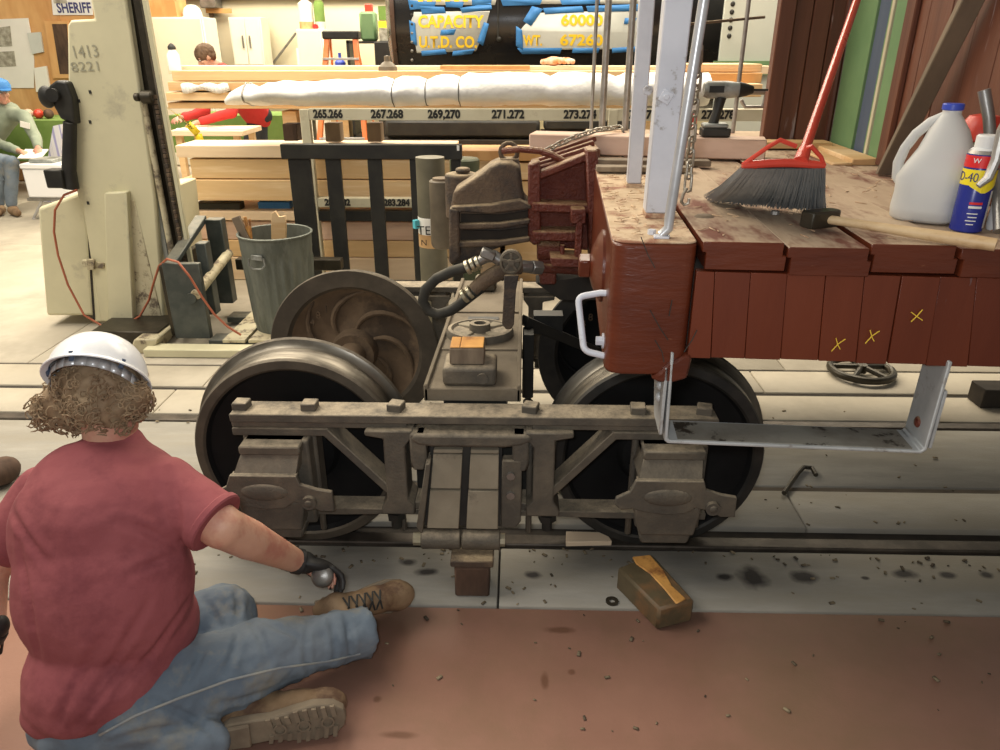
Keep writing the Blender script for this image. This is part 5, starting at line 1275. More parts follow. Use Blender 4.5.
tank_text('CAPACITY', 418, 15, 13, 66); tank_text('U.T.D. CO.', 419, 36, 12, 58)
tank_text('60000', 561, 14, 12, 42); tank_text('WT.', 523, 35, 11, 19); tank_text('67260', 560, 34, 12, 43)
for xa in range(418, 466, 9): patch([(xa, -5), (xa + 5, -5), (xa + 5, 1.5), (xa, 1.5)], M_['yellow'], .012, 'stencil_mark', tk)
q = MB(); q.tube([TP(498, -12, .03), TP(498, 38, .03)], .008, 8); obj('drain_rod', q, M_['black'], tk)
q = MB(); q.sph(TP(499, 39, .02), .025, nu=10, nv=8); obj('drain_boss', q, M_['black'], tk)
# saddle and sill under the tank
q = MB(); q.bx(-1.15, 4.0, 5.95, 6.1, 1.12, 1.32); obj('tank_sill', q, M_['black'], tk, bev=.01)
for x in (-.6, 1.0, 2.8):
    q = MB(); q.bx(x, x + .35, 5.98, 6.8, .003, 1.12); obj('tank_support', q, M_['black'], tk, bev=.01)
# grey end panel with bolts, between the posts and the brown boards
gp_ = root('boiler_plate', (2.1, 5.4, 0), 'pale grey steel plate with a column of black bolts', 'plate')
q = MB(); x0, x1_ = W(722, 30, y=5.4).x, W(800, 30, y=5.4).x + .5; q.bx(x0, x1_, 5.4, 5.44, .003, 2.3); obj('sheet', q, mat('pale_grey_sheet', (.50, .52, .46), (.44, .46, .40), s=1.5, rough=.4, bump=.02), gp_, bev=.004)
for i in range(9):
    p = W(731 + (i % 2) * .3, -12 + i * 8, y=5.4); q = MB(); q.sph((W(731, 20, y=5.4).x, 5.4, p.z), (.022, .012, .022), nu=10, nv=8)
    if i < 7: obj('bolt', q, M_['black'], gp_)
q = MB(); q.bx(x0 - .05, x1_, 5.36, 5.40, 1.38, 1.50); obj('green_strip', q, M_['greendoor'], gp_)

# ================================================================ FAR WALL THINGS
def cabinet(px0, px1, yt, yb, Y, dep, label, handles=True, wall=False, split=True):
    x0, x1 = W(px0, (yt + yb) / 2, y=Y).x, W(px1, (yt + yb) / 2, y=Y).x; z1 = W((px0 + px1) / 2, yt, y=Y).z; z0 = W((px0 + px1) / 2, yb, y=Y).z if wall else .003
    r = root('cabinet', ((x0 + x1) / 2, Y + dep / 2, z0), label, 'cabinet')
    q = MB(); q.bx(x0, x1, Y, Y + dep, z0, z1); obj('body', q, M_['cabinet'], r, bev=.008)
    n = 2 if split else 1
    for k in range(n):
        a = x0 + .02 + (x1 - x0 - .04) * k / n; b = x0 + .02 + (x1 - x0 - .04) * (k + 1) / n
        q = MB(); q.bx(a + .006, b - .006, Y - .022, Y - .002, z0 + .02, z1 - .02); d = obj('door', q, M_['cabinet'], r, bev=.004)
        if handles:
            hx_ = (b - .06) if (k == 0 and split) else a + .05; q = MB(); hz = (z0 + z1) / 2 if wall else z1 - .75; q.bx(hx_, hx_ + .02, Y - .05, Y - .02, hz - .09, hz + .09); obj('handle', q, M_['steel'], d)
    return r, x0, x1, z1


c1 = cabinet(154, 206, 17, 66, 9.0, .5, 'tall cream steel cabinet with the white hard hat on top', False, split=False)
c2 = cabinet(231, 263, 17, 66, 10.45, .4, 'cream double-door cabinet hung on the far wall', True, wall=True)
c3 = cabinet(298, 324, 29, 70, 9.5, .6, 'narrow white cabinet with jars on top beside the orange ladder', False, split=False)
q = MB(); q.lathe([(.15, -.01), (.13, 0), (.128, .05), (.10, .11), (.05, .145), (0, .15)], 24, Matrix.Translation((W(191, 14, y=9.15).x, 9.2, c1[3] + .012)))
single('hard_hat', q, M_['whitehat'], 'white hard hat lying on the tall cream cabinet', 'hard hat')
q = MB(); a = W(147, 8, y=8.6); b = W(182, 8, y=8.6); q.bx(a.x, b.x, 8.6, 8.9, 1.95, 2.4)
q2 = timber('wooden_box', c1[1] - .05, W(176, 10, y=9.02).x, 9.02, 9.4, c1[3] + .003, c1[3] + .5, 'ply', 'plywood box standing on the tall cream cabinet beside the hard hat', cat='box'); 

q = MB(); q.bx(W(207, 11, y=10.9).x, W(232, 11, y=10.9).x, 10.85, 10.89, 2.13, 2.2); obj('shelf_rail', q, M_['ply'], wall_back)
q = MB(); q.cyl((W(213, 30, y=10.9).x, 10.93, 0), (W(213, 30, y=10.9).x, 10.93, 2.6), .04, 10); obj('wall_pipe', q, M_['rustiron'], wall_back)
q = MB(); q.bx(W(202, 4, y=10.8).x, W(218, 4, y=10.8).x, 10.7, 10.99, 2.2, 2.5); obj('junction_box', q, M_['steel'], wall_back, bev=.01)
q = MB(); q.tube([W(268, 70, y=10.9), W(296, 33, y=10.9)], .02, 8); obj('wall_brace', q, M_['steel'], wall_back)
jars = (('big clear jar of brown nuts on the narrow white cabinet', 296, 12, 'pinex'), ('pale green spray bottle beside the jar on the narrow cabinet', 313, 8, 'stencil'))
for i, (lb, px, wd_, m) in enumerate(jars):
    x = W(px, 28, y=9.6).x + (.10 if i == 0 else 0); z = c3[3] + .001
    x = c3[1] + (.10 if i == 0 else .30)
    r = root('jar' if i == 0 else 'spray_bottle', (x, 9.75, z), lb, 'jar' if i == 0 else 'bottle')
    q = MB(); q.lathe([(0, 0), (.10 - .03 * i, 0), (.105 - .03 * i, .02), (.105 - .03 * i, .10), (0, .10)], 20, Matrix.Translation((x, 9.75, z))); obj('contents', q, M_[m], r)
    q = MB(); q.lathe([(.105 - .03 * i, .10), (.105 - .03 * i, .34), (.05, .38), (0, .38)], 20, Matrix.Translation((x, 9.75, z))); obj('label_side', q, M_['paper'] if i == 0 else M_['green'], r)
    if i: q = MB(); q.cyl((x - .05, 9.75, z + .03), (x - .05, 9.64, z + .03), .04, 8); obj('nozzle', q, M_['canred'], r)

# ---- orange step ladder
LY = 7.6
ld = root('step_ladder', (W(345, 60, y=LY).x, LY, 0), 'orange fibreglass step ladder with black top cap', 'ladder')
tp = W(345, 35, y=LY); zt4 = W(345, 31, y=LY).z
xl, xr = W(324.5, 34, y=LY).x, W(357.5, 34, y=LY).x
q = MB(); q.bx(xl - .02, xr + .02, LY - .06, LY + .12, zt4 - .09, zt4); obj('top_cap', q, M_['black'], ld, bev=.015, segs=2)
for s, x in ((-1, xl), (1, xr)):
    q = MB(); q.bar((x + .03 * -s, LY, zt4 - .08), (x + s * .17 - .03 * s, LY - .55, .02), .06, .075, upv=(0, 1, 0)); obj('front_rail', q, M_['orange'], ld, bev=.004)
    q = MB(); q.bar((x + .045 * -s, LY + .08, zt4 - .08), (x + s * .10, LY + .7, .02), .02, .045, upv=(0, 1, 0)); obj('rear_rail', q, M_['orange'], ld, bev=.004)
for k in range(5):
    z = .3 + k * .3; t = (zt4 - z) / zt4; q = MB(); q.bx(xl - .12 * t, xr + .12 * t, LY - .55 * t - .04, LY - .55 * t + .05, z - .02, z + .005); obj('step', q, M_['galvb'], ld, bev=.003)

# ---- clutter on a shelf between ladder and tank
sh = root('black_shelf_unit', (W(380, 60, y=8.6).x, 8.6, 0), 'black shelf unit loaded with bags and boxes beside the tank', 'shelf')
xa, xb = W(347, 55, y=8.6).x, W(398, 55, y=8.6).x
for z in (.5, 1.0, W(360, 41, y=8.6).z):
    q = MB(); q.bx(xa, xb, 8.6, 9.0, z - .03, z); obj('shelf_board', q, M_['black'], sh)
for x in (xa, xb - .04):
    q = MB(); q.bx(x, x + .04, 8.6, 9.0, .003, W(360, 41, y=8.6).z + .01); obj('side_panel', q, M_['black'], sh)
zs = W(360, 41, y=8.6).z + .001
q = MB(); q.bx(W(376, 55, y=8.5).x, W(398, 55, y=8.5).x, 8.40, 8.55, .003, zs - .01)
single('black_cabinet', q, M_['black'], 'plain black cabinet standing just beside the end of the tank', 'cabinet', bev=.01)
for nm, a, b, h, m, lb, ct in (('green_bag', 360, 376, .36, 'greendoor', 'dark green bag with handles on the black shelf unit', 'bag'), ('picture_box', 379, 391, .16, 'photo', 'small box with printed pictures on the black shelf unit', 'box')):
    q = MB(); q.bx(W(a, 30, y=8.7).x, W(b, 30, y=8.7).x, 8.68, 8.9, zs, zs + h); single(nm, q, M_[m], lb, ct, bev=.03 if 'bag' in nm else .004)
q = MB(); q.bx(W(366, 30, y=8.92).x, W(374, 30, y=8.92).x, 8.92, 8.98, zs, zs + .46); single('red_box', q, M_['redplast'], 'red folder standing behind the dark green bag', 'box', bev=.01)
for k, (a, b, yt, yb, m, lb) in enumerate(((378, 392, 6, 20, 'green', 'green and orange poster high on the far wall'), (378, 392, 21, 31, 'yellow', 'yellow and white notice under the green poster'), (296, 306, 48, 66, 'paper', 'white notice low on the far wall behind the brace'))):
    p, p2 = W(a, yt, y=10.99), W(b, yb, y=10.99); q = MB(); q.bx(p.x, p2.x, 10.985, 10.998, p2.z, p.z); single('poster', q, M_[m], lb, 'poster')
p = W(357, 52, y=7.9); q = MB(); q.lathe([(0, 0), (.07, 0), (.07, .12), (.02, .2), (.02, .24), (0, .24)], 16, Matrix.Translation((W(340, 60, y=8.7).x, 8.75, 1.001)))
q = MB(); xq = W(340, 60, y=8.9).x; q.lathe([(0, 0), (.075, 0), (.075, .14), (.022, .2), (.02, .26), (0, .26)], 16, Matrix.Translation((xq, 8.9, W(340, 70, y=8.9).z - .04)))
tb2 = timber('workbench', W(328, 70, y=8.8).x, W(346, 70, y=8.8).x, 8.7, 9.1, .003, W(340, 70, y=8.9).z - .041, 'pine2', 'low bench behind the orange ladder carrying a blue bottle', cat='bench')
single('blue_bottle', q, M_['blue'], 'blue bottle standing behind the orange ladder', 'bottle')

# ================================================================ PLYWOOD PARTITION THINGS, TABLE, COOLER
PY = 7.57
def board_on_wall(name, pix, m, label, cat, d=.01, Y=PY):
    q = MB(); q.prism([PZ(a, b, Y - d) for a, b in pix], Y - d, Y - .001, 'xz'); return single(name, q, M_[m] if isinstance(m, str) else m, label, cat)
po = board_on_wall('poster', [(-20, 20), (28, 18), (32, 40), (34, 60), (34, 88), (-20, 88)], 'paper', 'large white poster with photographs on the plywood wall', 'poster')
for pix in ([(-5, 28), (10, 26), (12, 46), (-5, 47)], [(-5, 52), (14, 51), (16, 66), (-5, 67)]):
    q = MB(); q.prism([PZ(a, b, PY - .016) for a, b in pix], PY - .016, PY - .0105, 'xz'); obj('photograph', q, M_['photo'], po)
sg = board_on_wall('sheriff_sign', [(50, -14), (90, -12), (93, 15), (53, 15)], 'whitep', 'white sign lettered SHERIFF in dark blue on the plywood wall', 'sign')
text('lettering', 'SHERIFF', .155, M_['navy'], sg, face_M(W(74, 8.2, y=PY - .0125)), ext=.001, bold=.004, font_scale=(.78, 1))
p = W(60, 1, y=PY - .013); q = MB(); q.box(p, (.16, .003, .05)); obj('sign_print', q, M_['photo'], sg)
board_on_wall('clear_folder', [(27, 33), (40, 32), (43, 52), (32, 54)], 'stencil', 'clear plastic leaflet pocket pinned beside the poster', 'leaflet holder', .03)
board_on_wall('leaflet', [(34, 68), (46, 66), (50, 90), (36, 92)], 'paper', 'white leaflets in a pocket below the clear pocket', 'leaflet', .03)
fr = board_on_wall('framed_opening', [(44, 21), (68, 21), (72, 78), (53, 78)], 'ply', 'narrow framed recess in the plywood wall beside the mast', 'frame', .03)
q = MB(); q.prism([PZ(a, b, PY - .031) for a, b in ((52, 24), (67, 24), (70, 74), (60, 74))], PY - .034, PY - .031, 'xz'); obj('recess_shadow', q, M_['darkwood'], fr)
# green clothed table along the wall and second one beyond the stack
def ctable(px0, px1, yt, Y, dep, label, h=None):
    x0, x1 = W(px0, yt, y=Y).x, W(px1, yt, y=Y).x; z = W((px0 + px1) / 2, yt, y=Y).z
    r = root('table', ((x0 + x1) / 2, Y + dep / 2, 0), label, 'table')
    q = MB(); q.bx(x0, x1, Y, Y + dep, z - .03, z); obj('table_top', q, M_['oldwood'], r)
    for x in (x0 + .05, x1 - .08):
        for y in (Y + .06, Y + dep - .09):
            q = MB(); q.bx(x, x + .04, y, y + .04, .003, z - .03); obj('leg', q, M_['steel'], r)
    q = MB(); q.bx(x0 - .01, x1 + .01, Y - .01, Y + dep + .01, z + .0005, z + .006); q.bx(x0 - .01, x1 + .01, Y - .012, Y - .004, z - .45, z + .006)
    single('tablecloth', q, M_['green'], label.replace('table under a green cloth', 'green cloth draped over the table'), 'tablecloth')
    return z, x0, x1


t1 = ctable(-60, 82, 121, 6.6, .8, 'table under a green cloth along the plywood wall')
t2 = ctable(170, 305, 116, 7.6, .7, 'table under a green cloth beyond the timber stacks')
random.seed(5)
for k, (px, m, lb) in enumerate(((27, 'pink', 'pink bundle on the green table beside the seated person'), (37, 'redplast', 'small red bag on the green table beside the lift truck'), (47, 'darkwood', 'brown bag at the end of the green table'))):
    p = W(px, 118, y=6.8); q = MB(); q.sph((p.x, 6.85, t1[0] + .06), (.05, .07, .055)); q.v = [(x, y, max(z, t1[0] + .008)) for x, y, z in q.v]; single('bag', q, M_[m], lb, 'bag')
p = W(55, 130, y=6.3); q = MB(); q.prism([PZ(a, b, 6.2) for a, b in ((53, 126), (62, 124), (60, 205), (40, 205))], 6.2, 6.23, 'xz')
single('striped_bag', q, mat('lilac_stripe', (.35, .35, .6), (.7, .7, .75), s=30, rough=.7, stretch=(1, .01, .01), lo=.48, hi=.52), 'lilac and white striped bag leaning behind the cooler', 'bag')
# folding stool with white cooler
cl0 = W(43, 196, y=5.2); zc = W(43, 198, y=5.2).z; xa, xb = W(24, 180, y=5.2).x, W(66, 180, y=5.2).x
stl = root('folding_stand', (xa + .2, 5.4, 0), 'tube-legged folding stand under the white cooler', 'stand')
q = MB(); q.bx(xa - .02, xb + .02, 5.2, 5.6, zc - .03, zc - .002); obj('stand_top', q, M_['steel'], stl)
for a, b in (((xa + .12, 5.22, zc - .03), (xa - .03, 5.25, .015)), ((xb - .12, 5.22, zc - .03), (xb + .03, 5.25, .015)), ((xa + .12, 5.58, zc - .03), (xa - .03, 5.55, .015)), ((xb - .12, 5.58, zc - .03), (xb + .03, 5.55, .015))):
    q = MB(); q.tube([a, b], .014, 8); q.cyl(b, (b[0], b[1], .002), .02, 8); obj('leg', q, M_['galvb'], stl)
ck = root('cooler', (xa + .2, 5.4, zc), 'white box cooler on the folding stand', 'cooler'); zc2 = W(43, 164, y=5.2).z
q = MB(); q.bx(xa, xb, 5.2, 5.58, zc, zc2 - .05); obj('cooler_body', q, M_['whitehat'], ck, bev=.015, segs=2)
q = MB(); q.bx(xa - .01, xb + .01, 5.19, 5.59, zc2 - .05, zc2); obj('cooler_lid', q, M_['whitehat'], ck, bev=.01)
q = MB(); q.bx(xa + .06, xa + .30, 5.25, 5.5, zc2 + .001, zc2 + .035); single('grey_tray', q, M_['galv'], 'dull grey tray with papers on top of the white cooler', 'tray', bev=.006)
# white bottle at the mast, white cloth, yellow tape, small table behind stack
p = W(165, 88, y=4.35); z = W(165, 90, y=4.25).z; q = MB(); q.lathe([(0, 0), (.055, 0), (.055, .17), (.03, .20), (.03, .22), (0, .22)], 20, Matrix.Translation((W(166, 80, y=4.35).x, 4.30, W(168, 66, y=4.55).z - .0)))
zz = W(168, 71, y=4.25).z + .001
q = MB(); q.lathe([(0, 0), (.05, 0), (.05, .12), (.03, .15), (.028, .16), (0, .16)], 20, Matrix.Translation((W(173, 62, y=4.4).x, 4.42, zz))); wb_ = single('white_bottle', q, M_['whitehat'], 'white squeeze bottle with black top on the far stack beside the mast', 'bottle')
q = MB(); q.lathe([(.032, .16), (.032, .18), (.018, .20), (0, .21)], 16, Matrix.Translation((W(173, 62, y=4.4).x, 4.42, zz))); obj('bottle_top', q, M_['black'], wb_)
q = MB(); P0 = W(203, 88, y=4.16); rr = []
for i in range(14):
    x = P0.x - .19 + i * .03
    rr.append([V(x, 4.19, P0.z + .03 + .01 * sin(i)), V(x, 4.175, P0.z + .03 - .01 * cos(i * 1.3)), V(x + .01, 4.17, P0.z - .01 - .02 * sin(i * .7 + 1)), V(x + .01, 4.185, P0.z - .03 - .015 * sin(i * .7 + 1))])
for a, b in zip(rr[:-1], rr[1:]): q.add(a + b, [(k, k + 1, k + 5, k + 4) for k in range(3)])
o_ = single('white_cloth', q, M_['white'], 'crumpled white cloth hanging on the second beam of the far stack', 'cloth', recalc=False, smooth=80); so = o_.modifiers.new('thick', 'SOLIDIFY'); so.thickness = .006
zt5 = W(200, 130, y=5.6).z
st2 = root('drafting_table', (W(205, 130, y=5.6).x, 5.8, 0), 'small pine table with papers where the person in red leans', 'table')
x0, x1 = W(172, 133, y=5.6).x, W(246, 133, y=5.6).x
q = MB(); q.bx(x0, x1, 5.5, 6.1, zt5 - .05, zt5); obj('table_top', q, M_['palepine'], st2, bev=.005)
for a, b in ((x0 + .05, 5.55), (x1 - .12, 5.55), (x0 + .05, 6.0), (x1 - .12, 6.0)):
    q = MB(); q.bx(a, a + .06, b, b + .06, .003, zt5 - .05); obj('leg', q, M_['pine'], st2)
q = MB(); q.box((x0 + .18, 5.66, zt5 + .004), (.30, .24, .003), Matrix.Rotation(.3, 3, 'Z')); single('drawing_sheet', q, M_['paper'], 'white paper sheet on the small pine table', 'paper')
q = MB(); q.box((x1 - .18, 5.8, zt5 + .004), (.30, .22, .003), Matrix.Rotation(-.2, 3, 'Z')); single('drawing_sheet', q, M_['paper'], 'second white paper under the leaning person\'s sleeve', 'paper')
a_, b_ = W(170, 112, y=4.9), W(203, 144, y=4.9)
ct = root('caution_tape', a_, 'yellow caution tape slung across below the far stack', 'tape')
q = MB(); pts = [W(160, 103, y=4.19), W(176, 114, y=4.6), W(188, 124, y=4.9), W(198, 134, y=4.9), W(202, 146, y=4.9)]
for a, b in zip(pts[:-1], pts[1:]):
    d = (b - a).normalized(); n_ = V(-d.z, 0, d.x) * .035; q.add([a - n_, b - n_, b + n_, a + n_], [(0, 1, 2, 3)])
o_ = obj('tape_strip', q, M_['canyellow'], ct, recalc=False); so = o_.modifiers.new('thick', 'SOLIDIFY'); so.thickness = .002
dd_ = (pts[3] - pts[1]).normalized(); text('lettering', 'CAUTION', .05, M_['ink'], ct, face_M((pts[1] + pts[2]) / 2 + V(.03, -.003, -.03), dd_, (dd_.z * -1, 0, dd_.x)), ext=.001)
# orange work glove on the far beams
gl = root('work_glove', W(560, 66, y=4.5), 'orange and white knitted work glove lying on the far beams', 'glove')
zg = W(560, 66, y=4.55).z + .025
q = MB(); c = V(W(560, 62, y=4.6).x, 4.62, zg)
q.sph(c + V(-.04, 0, .0), (.055, .05, .028), nu=16, nv=10)
for k in range(4): q.cap_(c + V(-.02 + .022 * k, -.02, .006), c + V(.0 + .026 * k, -.05, -.002), .017, .015, 10)
q.cap_(c + V(-.07, -.02, 0), c + V(-.11, -.04, -.004), .018, .016)
q.v = [tuple(c + (V(*v) - c) * 1.35 + V(0, 0, .012)) for v in q.v]
obj('glove_body', q, mat('orange_knit', (.72, .28, .12), (.7, .62, .52), s=18, rough=.9, bump=.2), gl)
# ================================================================ PEOPLE
SK = mat('skin', (.56, .30, .20), (.62, .36, .25), s=7, rough=.5, bump=.12, bs=60, c3=(.50, .21, .15), s3=5, sss=.08)
SHIRT = mat('faded_maroon_cotton', (.265, .066, .074), (.30, .082, .088), s=4, rough=.9, bump=.2, bs=14, bdist=.02, c3=(.20, .047, .055), s3=6, lo3=.5, hi3=.7)
JEAN = mat('worn_blue_denim', (.115, .150, .19), (.185, .22, .255), s=4, rough=.9, bump=.35, bs=14, bdist=.012, c3=(.25, .235, .19), s3=5, lo3=.52, hi3=.72)
JEAN2 = mat('denim_seam', (.30, .30, .27), (.22, .24, .26), s=20, rough=.9, bump=.3)
HAIR = mat('sandy_curly_hair', (.23, .15, .085), (.34, .24, .14), s=14, rough=.7, bump=.4, bs=60)
LEATHER = mat('dusty_tan_leather', (.20, .125, .065), (.28, .19, .11), s=9, rough=.75, bump=.4, bs=60, c3=(.11, .06, .035), s3=8)
SOLE = mat('worn_boot_sole', (.22, .175, .12), (.15, .115, .08), s=12, rough=.85, bump=.3)
GLOVE = mat('black_glove', (.012, .012, .012), (.03, .028, .026), s=12, rough=.55, bump=.3)


def blob(name, mb, m, parent, vox=.012, it=6, disp=None, sub=None, smooth=180):
    """union of rounded limbs grown into one continuous surface"""
    o = obj(name, mb, m, parent, smooth=None)
    r = o.modifiers.new('union', 'REMESH'); r.mode = 'VOXEL'; r.voxel_size = vox; r.use_smooth_shade = True
    s = o.modifiers.new('relax', 'SMOOTH'); s.iterations = it; s.factor = .5
    if disp:
        for st, sc in disp:
            tx = bpy.data.textures.new(name + '_folds', 'CLOUDS'); tx.noise_scale = sc; tx.noise_depth = 2
            d = o.modifiers.new('folds', 'DISPLACE'); d.texture = tx; d.strength = st; d.mid_level = .5; d.texture_coords = 'GLOBAL'
    # bake so that every mesh is final
    bpy.context.view_layer.update(); dg = bpy.context.evaluated_depsgraph_get()
    me = bpy.data.meshes.new_from_object(o.evaluated_get(dg)); me.name = name; o.modifiers.clear(); old = o.data; o.data = me
    bpy.data.meshes.remove(old); me.shade_smooth(); return o


def frame(xa, za):
    x = V(*xa).normalized(); z = V(*za); z = (z - x * z.dot(x)).normalized(); y = z.cross(x)
    return Matrix((x, y, z)).transposed()


def hand_into(q, wrist, xdir, back, s=1.0, curl=.6, thumb=1, spread=.12):
    """palm, four unequal bent fingers and a thumb; x along the hand, back = back of the hand"""
    Rm = frame(xdir, back); P_ = lambda x, y, z: V(*wrist) + Rm @ V(x * s, y * s, z * s)
    q.sph(P_(.045, 0, 0), (.052 * s, .042 * s, .017 * s), Rm, 16, 10)
    q.cap_(P_(-.02, 0, 0), P_(.02, 0, 0), .028 * s, .028 * s)
    for k, (y, L, r) in enumerate(((.033, .072, .0098), (.011, .080, .0100), (-.011, .075, .0096), (-.031, .060, .0085))):
        y *= thumb; p = P_(.082, y, 0); a = 0; sy = y * spread * 6
        for j, f in enumerate((.46, .30, .24)):
            a += curl * (.9, 1.1, .8)[j]; nxt = p + Rm @ V(cos(a) * L * f * s, sy * f * L * s * 8, -sin(a) * L * f * s)
            q.cap_(p, nxt, r * s * (1 - .06 * j), r * s * (.94 - .06 * j), 8); p = nxt
    p0, p1, p2, p3 = P_(.012, .026 * thumb, -.004), P_(.042, .052 * thumb, -.014), P_(.068, .058 * thumb, -.026), P_(.088, .052 * thumb, -.036)
    q.cap_(p0, p1, .015 * s, .013 * s, 8); q.cap_(p1, p2, .012 * s, .011 * s, 8); q.cap_(p2, p3, .011 * s, .009 * s, 8)


def head_into(q, c, up, fwd, s=1.0):
    """skull, jaw, nose, ears, brows, lips; c = head centre"""
    Rm = frame(fwd, up); P_ = lambda x, y, z: V(*c) + Rm @ V(x * s, y * s, z * s)
    q.sph(P_(-.005, 0, .02), (.098 * s, .077 * s, .098 * s), Rm, 20, 14); q.sph(P_(.028, 0, -.045), (.062 * s, .058 * s, .068 * s), Rm, 16, 12)
    q.cap_(P_(.085, 0, .01), P_(.108, 0, -.025), .010 * s, .014 * s, 8)
    for e in (-1, 1):
        q.sph(P_(-.005, e * .078, -.008), (.020 * s, .010 * s, .032 * s), Rm, 10, 8); q.sph(P_(.078, e * .030, .028), (.016 * s, .026 * s, .010 * s), Rm, 10, 8)
        q.sph(P_(.062, e * .042, -.02), (.026 * s, .022 * s, .020 * s), Rm, 10, 8)
    q.sph(P_(.085, 0, -.058), (.012 * s, .026 * s, .007 * s), Rm, 10, 6); q.sph(P_(.083, 0, -.070), (.012 * s, .022 * s, .007 * s), Rm, 10, 6); q.sph(P_(.07, 0, -.10), (.024 * s, .026 * s, .018 * s), Rm, 10, 8)
    return P_


def eyes(P_, par, s=1.0):
    w, d = M_['whitehat'], M_['ink']
    for e in (-1, 1):
        q = MB(); q.sph(P_(.077, e * .030, .008), .012 * s, nu=10, nv=8); ey = obj('eye', q, w, par); q = MB(); q.sph(P_(.0865, e * .030, .008), .005 * s, nu=8, nv=6); obj('pupil', q, d, ey)


def boot(par, heel, toe, upv, L=.29, m=LEATHER, thumb=1, shaft=.13, laces=True, ankle=None):
    """heel, toe: where the sole lies; upv: from the sole to the laces"""
    heel, toe = V(*heel), V(*toe); Rm = frame(toe - heel, upv); k = (toe - heel).length / .29
    P_ = lambda x, y, z: heel + Rm @ V(x * k, y * k, z * k); M = Matrix.Translation(heel) @ Rm.to_4x4() @ Matrix.Diagonal((k, k, k, 1))
    q = MB(); q.sph(P_(.235, 0, .045), (.062 * k, .048 * k, .040 * k), Rm); q.sph(P_(.17, 0, .055), (.08 * k, .044 * k, .045 * k), Rm); q.sph(P_(.10, 0, .065), (.075 * k, .038 * k, .055 * k), Rm)
    q.sph(P_(.035, 0, .05), (.048 * k, .036 * k, .050 * k), Rm); q.cap_(P_(.055, 0, .075), V(*ankle) if ankle is not None else P_(.045, 0, shaft), .046 * k, .050 * k)
    b = blob('boot', q, m, par, .007, 5, disp=[(.006, .05)])
    out = [(0.005, -.02), (0, 0), (.005, .02), (.03, .034), (.08, .034), (.12, .032), (.17, .044), (.22, .052), (.265, .044), (.288, .022), (.293, 0), (.288, -.022), (.265, -.042), (.22, -.05), (.17, -.042), (.12, -.032), (.08, -.034), (.03, -.034)]
    q = MB(); q.prism(out, -.006, .020, 'xy', M); so = obj('sole', q, SOLE, b, bev=.004, segs=2)
    q = MB(); o2 = [(x * .34 - .0, y) for x, y in out]; q.prism([(.0, -.03), (.0, .03), (.075, .033), (.075, -.033)], -.020, -.006, 'xy', M); obj('heel_block', q, SOLE, so, bev=.003) if False else None
    for x0, x1 in ((.006, .074),):
        q = MB(); q.prism([(x0, -.028), (x0, .028), (x1, .031), (x1, -.031)], -.018, -.006, 'xy', M); so2 = obj('heel_tread', q, SOLE, b, bev=.003)
    # raised tread
    q = MB()
    for i in range(8):
        x = .115 + i * .021; w_ = .040 if i > 2 else .030
        for s_ in (-1, 1): q.prism([(x, s_ * .014), (x + .011, s_ * .014), (x + .006, s_ * (w_ + .004)), (x - .004, s_ * (w_ + .004))], -.013, -.006, 'xy', M)
    for i in range(3): q.lathe([(.016, -.013), (.012, -.013), (.012, -.006), (.016, -.006)], 14, M @ Matrix.Translation((.14 + i * .055, 0, 0)), closed=True)
    tag(obj('tread', q, SOLE, b), kind='stuff')
    if laces:
        for i in range(5):
            x = .175 - i * .024; z = .103 + i * .007; q = MB(); q.tube([P_(x + .008, -.026, z - .014), P_(x, 0, z + .006), P_(x - .010, .026, z - .014)], .0028 * k, 6); q.tube([P_(x - .010, -.026, z - .014), P_(x, 0, z + .007), P_(x + .008, .026, z - .014)], .0028 * k, 6); obj('lace', q, M_['ink'], b)
    return b


# ---------------------------------------------------------------- the man on the floor
man = root('person', (-.86, -.88, 0), 'person in maroon t-shirt, jeans and white hard hat, sitting on the floor', 'person')
pel, lum, che, nec = W(108, 706, y=-.88), W(108, 640, y=-.85), W(104, 545, y=-.76), W(112, 440, y=-.61)
hdc = W(106, 396, y=-.58)
Ls, Rs = W(44, 492, y=-.62), W(166, 486, y=-.68)
Re, Rw = W(222, 527, y=-.74), W(296, 561, y=-.52)
Le, Lw = W(-10, 572, y=-.72), W(-8, 632, y=-.80)
UPH = V(-.12, .72, .62).normalized(); FWH = V(.35, .62, -.62).normalized()
# skin body: one surface
q = MB(); P_h = head_into(q, hdc, UPH, FWH)
q.cap_(nec + V(0, -.01, -.03), hdc + V(0, -.02, -.02), .062, .058); q.sph(che, (.12, .08, .13)); q.cap_(lum + V(0, .02, 0), che, .10, .10); q.cap_(che, nec, .11, .055)
q.cap_(nec - V(0, 0, .05), Ls, .05, .05); q.cap_(nec - V(0, 0, .05), Rs, .05, .05)
q.cap_(Rs, Re, .060, .054, 18); m_ = Re.lerp(Rw, .35); q.cap_(Re, m_, .052, .051, 18); q.cap_(m_, Rw, .050, .033, 18)
q.cap_(Ls, Le, .05, .045); q.cap_(Le, Lw, .043, .030)
hx = V(.75, .35, -.45).normalized()
hand_into(q, Rw, hx, (-.1, .45, .9), .98, .55, thumb=1)
hand_into(q, Lw, (-.55, -.2, -.8), (-.7, -.2, .6), .98, .35, thumb=-1)
body = blob('body', q, SK, man, .0065, 5); eyes(P_h, body)
